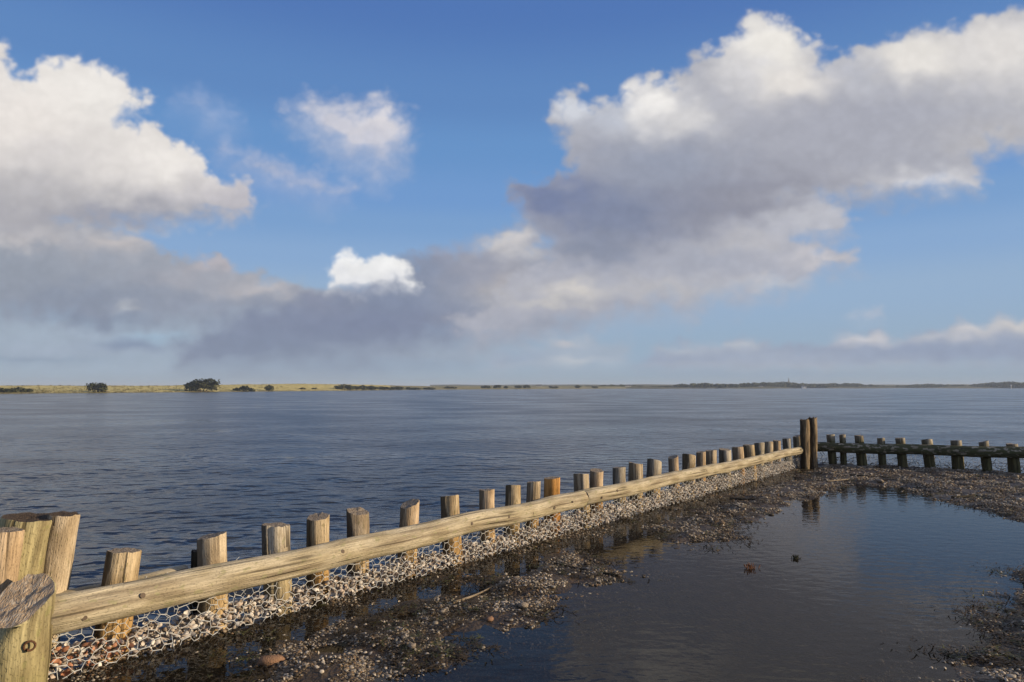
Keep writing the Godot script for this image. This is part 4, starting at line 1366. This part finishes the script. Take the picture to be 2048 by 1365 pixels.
# ---------------------------------------------------------------- shingle, weed and litter on the bank
func make_shingle() -> void:
	var r := RandomNumberGenerator.new()
	r.seed = 90
	var places := []
	var tints := []
	var palette := [Color(0.22, 0.19, 0.145), Color(0.15, 0.12, 0.085), Color(0.29, 0.255, 0.205), Color(0.08, 0.06, 0.04), Color(0.05, 0.04, 0.028), Color(0.27, 0.245, 0.20), Color(0.18, 0.125, 0.075), Color(0.24, 0.215, 0.18)]
	var patch := fbm(91, 0.8, 3)
	var tries := 0
	while places.size() < 240000 and tries < 1000000:
		tries += 1
		# sow evenly in direction and depth so that near ground gets more, smaller stones
		var depth := 2.2 * pow(11.0 / 2.2, pow(r.randf(), 0.75))
		var x := depth * r.randf_range(-0.85, 0.95)
		var z := -depth
		if x < HX0 + 0.1 or x > 11.8:
			continue
		var o := outside(x, z)
		if o > 0.25:
			continue
		var h := height_at(x, z)
		var k := int((z - HZ0) / HS) * HW + int((x - HX0) / HS)
		var d := bank_d[k]
		var chance := smoothstep(0.10, -0.08, d)
		var n := patch.get_noise_2d(x, z)
		if h < 0.0:
			chance = maxf(chance * 0.8, smoothstep(-0.06, -0.01, h) * clampf(0.22 + 0.8 * n, 0.04, 0.5))
		else:
			chance = maxf(chance, 0.4)
		chance *= smoothstep(-0.26, 0.10, patch.get_noise_2d(x * 3.1 + 70.0, z * 3.1))
		if r.randf() > chance:
			continue
		var size := (0.0022 + 0.0058 * pow(r.randf(), 3.5)) * (0.8 + 0.08 * depth)
		if r.randf() < 0.006:
			size *= 2.0
		var b := (any_turn(r)).scaled(Vector3(r.randf_range(0.9, 1.7), r.randf_range(0.5, 0.9), r.randf_range(0.8, 1.3)) * size)
		places.append(Transform3D(b, Vector3(x, h + size * r.randf_range(-0.1, 0.7), z)))
		var c: Color = palette[r.randi() % 8]
		var t := r.randf_range(0.75, 1.25)
		if n > 0.12 and r.randf() < 0.6:
			c = palette[[1, 3, 4, 6][r.randi() % 4]]
		tints.append(Color(c.r * t, c.g * t, c.b * t))
	print("stones ", places.size(), " of ", tries)
	tag(multi("gravel", lump(5), M.pebble, places, tints), "brown and grey shell gravel of the banks round the pool", "gravel", "", "stuff")
	# flakes of broken shell scattered over it
	places = []
	tints = []
	for k in 60000:
		var depth := 2.4 * pow(11.0 / 2.4, r.randf())
		var x := depth * r.randf_range(-0.85, 0.9)
		var z := -depth
		if x < HX0 + 0.1 or x > 11.5 or outside(x, z) > -0.05:
			continue
		var h := height_at(x, z)
		if h < -0.035 or r.randf() > (0.22 if h > 0.01 else 0.03):
			continue
		var s := r.randf_range(0.005, 0.013) * (0.8 + 0.08 * depth)
		var b := Basis(Vector3(r.randfn(), 0, r.randfn()).normalized(), r.randfn() * 0.7).rotated(Vector3.UP, r.randf() * TAU).scaled(Vector3(s, s, s))
		places.append(Transform3D(b, Vector3(x, h + s * 0.6, z)))
		var t := r.randf_range(0.55, 1.0)
		tints.append(Color(0.45 * t, 0.405 * t, 0.34 * t))
	print("flakes ", places.size())
	tag(multi("shell_litter", shell_mesh(7), M.shell, places, tints), "pale broken shell scattered over the gravel banks", "shells", "", "stuff")
	# rotting wrack and green weed along the water's edge
	var st := begin()
	for k in 7:
		var a := r.randf() * TAU
		var p := Vector3(cos(a), 0, sin(a)) * r.randf() * 0.5
		var dir := Vector3(cos(a + r.randfn()), 0.25, sin(a + r.randfn())).normalized()
		for e in 3:
			var q := p + dir * 0.4
			var s := dir.cross(Vector3.UP).normalized() * 0.06
			st.set_color(Color.WHITE)
			for pp in [p - s, q - s, q + s, p - s, q + s, p + s]:
				st.set_normal((Vector3.UP + dir * 0.3).normalized())
				st.add_vertex(pp)
			p = q
			dir = (dir + Vector3(r.randfn() * 0.6, -0.25, r.randfn() * 0.6)).normalized()
	places = []
	tints = []
	for k in 26000:
		var depth := 2.6 * pow(11.0 / 2.6, r.randf())
		var x := depth * r.randf_range(-0.8, 0.9)
		var z := -depth
		if x < HX0 + 0.1 or x > 11.5 or outside(x, z) > -0.04:
			continue
		var h := height_at(x, z)
		var kk := int((z - HZ0) / HS) * HW + int((x - HX0) / HS)
		var n := patch.get_noise_2d(x * 1.4 + 31.0, z * 1.4)
		if h < -0.03 or h > 0.05 or n < 0.0 or bank_d[kk] > 0.5:
			continue
		var s := r.randf_range(0.02, 0.055) * (0.8 + 0.05 * depth)
		places.append(Transform3D(Basis(Vector3.UP, r.randf() * TAU).scaled(Vector3(s, s * 0.7, s)), Vector3(x, h + 0.004, z)))
		var t := r.randf_range(0.5, 1.2)
		tints.append(Color(0.055 * t, 0.04 * t, 0.02 * t) if r.randf() < 0.86 else Color(0.075 * t, 0.08 * t, 0.025 * t))
	print("weed ", places.size())
	tag(multi("seaweed", st.commit(), M.weed, places, tints), "dark brown and green seaweed strewn along the water's edge", "seaweed", "", "stuff")

func lone(called: String, mesh: Mesh, mat: Material, px: float, py: float, scale_: Vector3, turn: float, sink: float, label: String, category: String, group := "") -> void:
	var p := on_level(px, py)
	p.y = maxf(height_at(p.x, p.z), -0.02) + sink
	var o := put(called, mesh, self, [mat])
	o.transform = Transform3D(Basis(Vector3.UP, turn).scaled_local(scale_), p)
	tag(o, label, category, group)

func make_litter() -> void:
	var brick := spotted(401, 0.03, [[0.2, 0.14, 0.085, 0.05], [0.6, 0.24, 0.14, 0.085], [0.9, 0.32, 0.2, 0.13]], Vector3(4, 4, 4), 0.8, 0.5, 0.04)
	var cobble := spotted(402, 0.03, [[0.2, 0.12, 0.10, 0.08], [0.6, 0.26, 0.22, 0.17], [0.9, 0.36, 0.32, 0.27]], Vector3(4, 4, 4), 0.75, 0.5, 0.04)
	lone("stone", lump(21), brick, 541, 1327, Vector3(0.07, 0.026, 0.038), 0.4, 0.008, "orange brick-coloured stone on the wet gravel below the netting", "stone")
	lone("stone", lump(22), brick, 980, 1242, Vector3(0.03, 0.015, 0.022), 0.9, 0.005, "small reddish stone on the tip of the gravel ridge", "stone")
	lone("stone", lump(23), cobble, 822, 1305, Vector3(0.032, 0.018, 0.025), 2.0, 0.005, "round tan stone at the pool edge of the gravel ridge", "stone")
	lone("stone", lump(24), cobble, 1048, 1222, Vector3(0.04, 0.02, 0.03), 1.0, 0.01, "pale flat stone on the gravel ridge's outer edge", "stone")
	lone("stone", lump(25), cobble, 1760, 968, Vector3(0.09, 0.03, 0.05), 1.4, 0.015, "low stone at the pool edge of the far bank", "stone")
	lone("stone", lump(26), cobble, 2032, 963, Vector3(0.06, 0.03, 0.05), 1.4, 0.015, "pale stone on the bank before the dark fence", "stone")
	for q in [[1108, 1133, 1238, 1156, 0.012, "dark waterlogged stick lying along the end of the gravel ridge"], [905, 1216, 985, 1178, 0.007, "thin grey twig lying across the gravel ridge"], [1460, 1000, 1515, 1004, 0.014, "dark stick on the gravel beside the long fence"], [1655, 968, 1730, 962, 0.009, "pale reed stalk on the water's edge of the far bank"], [1700, 958, 1790, 962, 0.012, "brown stick lying on the far bank"], [1905, 1000, 1985, 996, 0.016, "dark driftwood stick along the far bank's edge"]]:
		var a := on_level(q[0], q[1])
		var b := on_level(q[2], q[3])
		a.y = maxf(height_at(a.x, a.z), 0.0) + 0.012
		b.y = maxf(height_at(b.x, b.z), 0.0) + 0.014
		var o := put("stick", log_mesh(Vector3.ZERO, b - a, q[4], q[4] * 0.6, int(q[0]), {"sides": 8, "rings": 10, "rough": 0.2, "bow": 0.02}), self, [M.wet if q[4] > 0.01 else M.post[3], M.end_dark])
		o.position = a
		tag(o, q[5], "stick")
	# tufts standing in the pool
	for q in [[1502, 1138, 0.04, Color(0.16, 0.075, 0.04), "brown tuft of dead stalks standing in the pool"], [1592, 1118, 0.03, Color(0.05, 0.05, 0.03), "tiny dark weed tuft breaking the pool surface"]]:
		var p := on_level(q[0], q[1])
		var r := RandomNumberGenerator.new()
		r.seed = int(q[0])
		var st := begin()
		for k in 26:
			var foot: Vector3 = Vector3(r.randfn() * 0.4, -1.0, r.randfn() * 0.3) * q[2]
			tube(st, foot, foot + Vector3(r.randfn() * 0.35, r.randf_range(1.2, 2.0), r.randfn() * 0.35) * q[2], 0.0028, 4)
		var c: Color = q[3]
		var o := put("weed_tuft", st.commit(), self, [plain(c.r, c.g, c.b, 0.8)])
		o.position = p
		tag(o, q[4], "weed")

func _ready() -> void:
	var t0 := Time.get_ticks_msec()
	make_light()
	print("sky ", Time.get_ticks_msec() - t0)
	make_materials()
	print("materials ", Time.get_ticks_msec() - t0)
	lay_out()
	print("layout ", Time.get_ticks_msec() - t0)
	make_ground()
	make_sea()
	print("sea ", Time.get_ticks_msec() - t0)
	make_far_shore()
	print("shore ", Time.get_ticks_msec() - t0)
	make_long_fence()
	make_far_fence()
	make_end_posts()
	print("fences ", Time.get_ticks_msec() - t0)
	make_shingle()
	make_litter()
	print("done ", Time.get_ticks_msec() - t0)
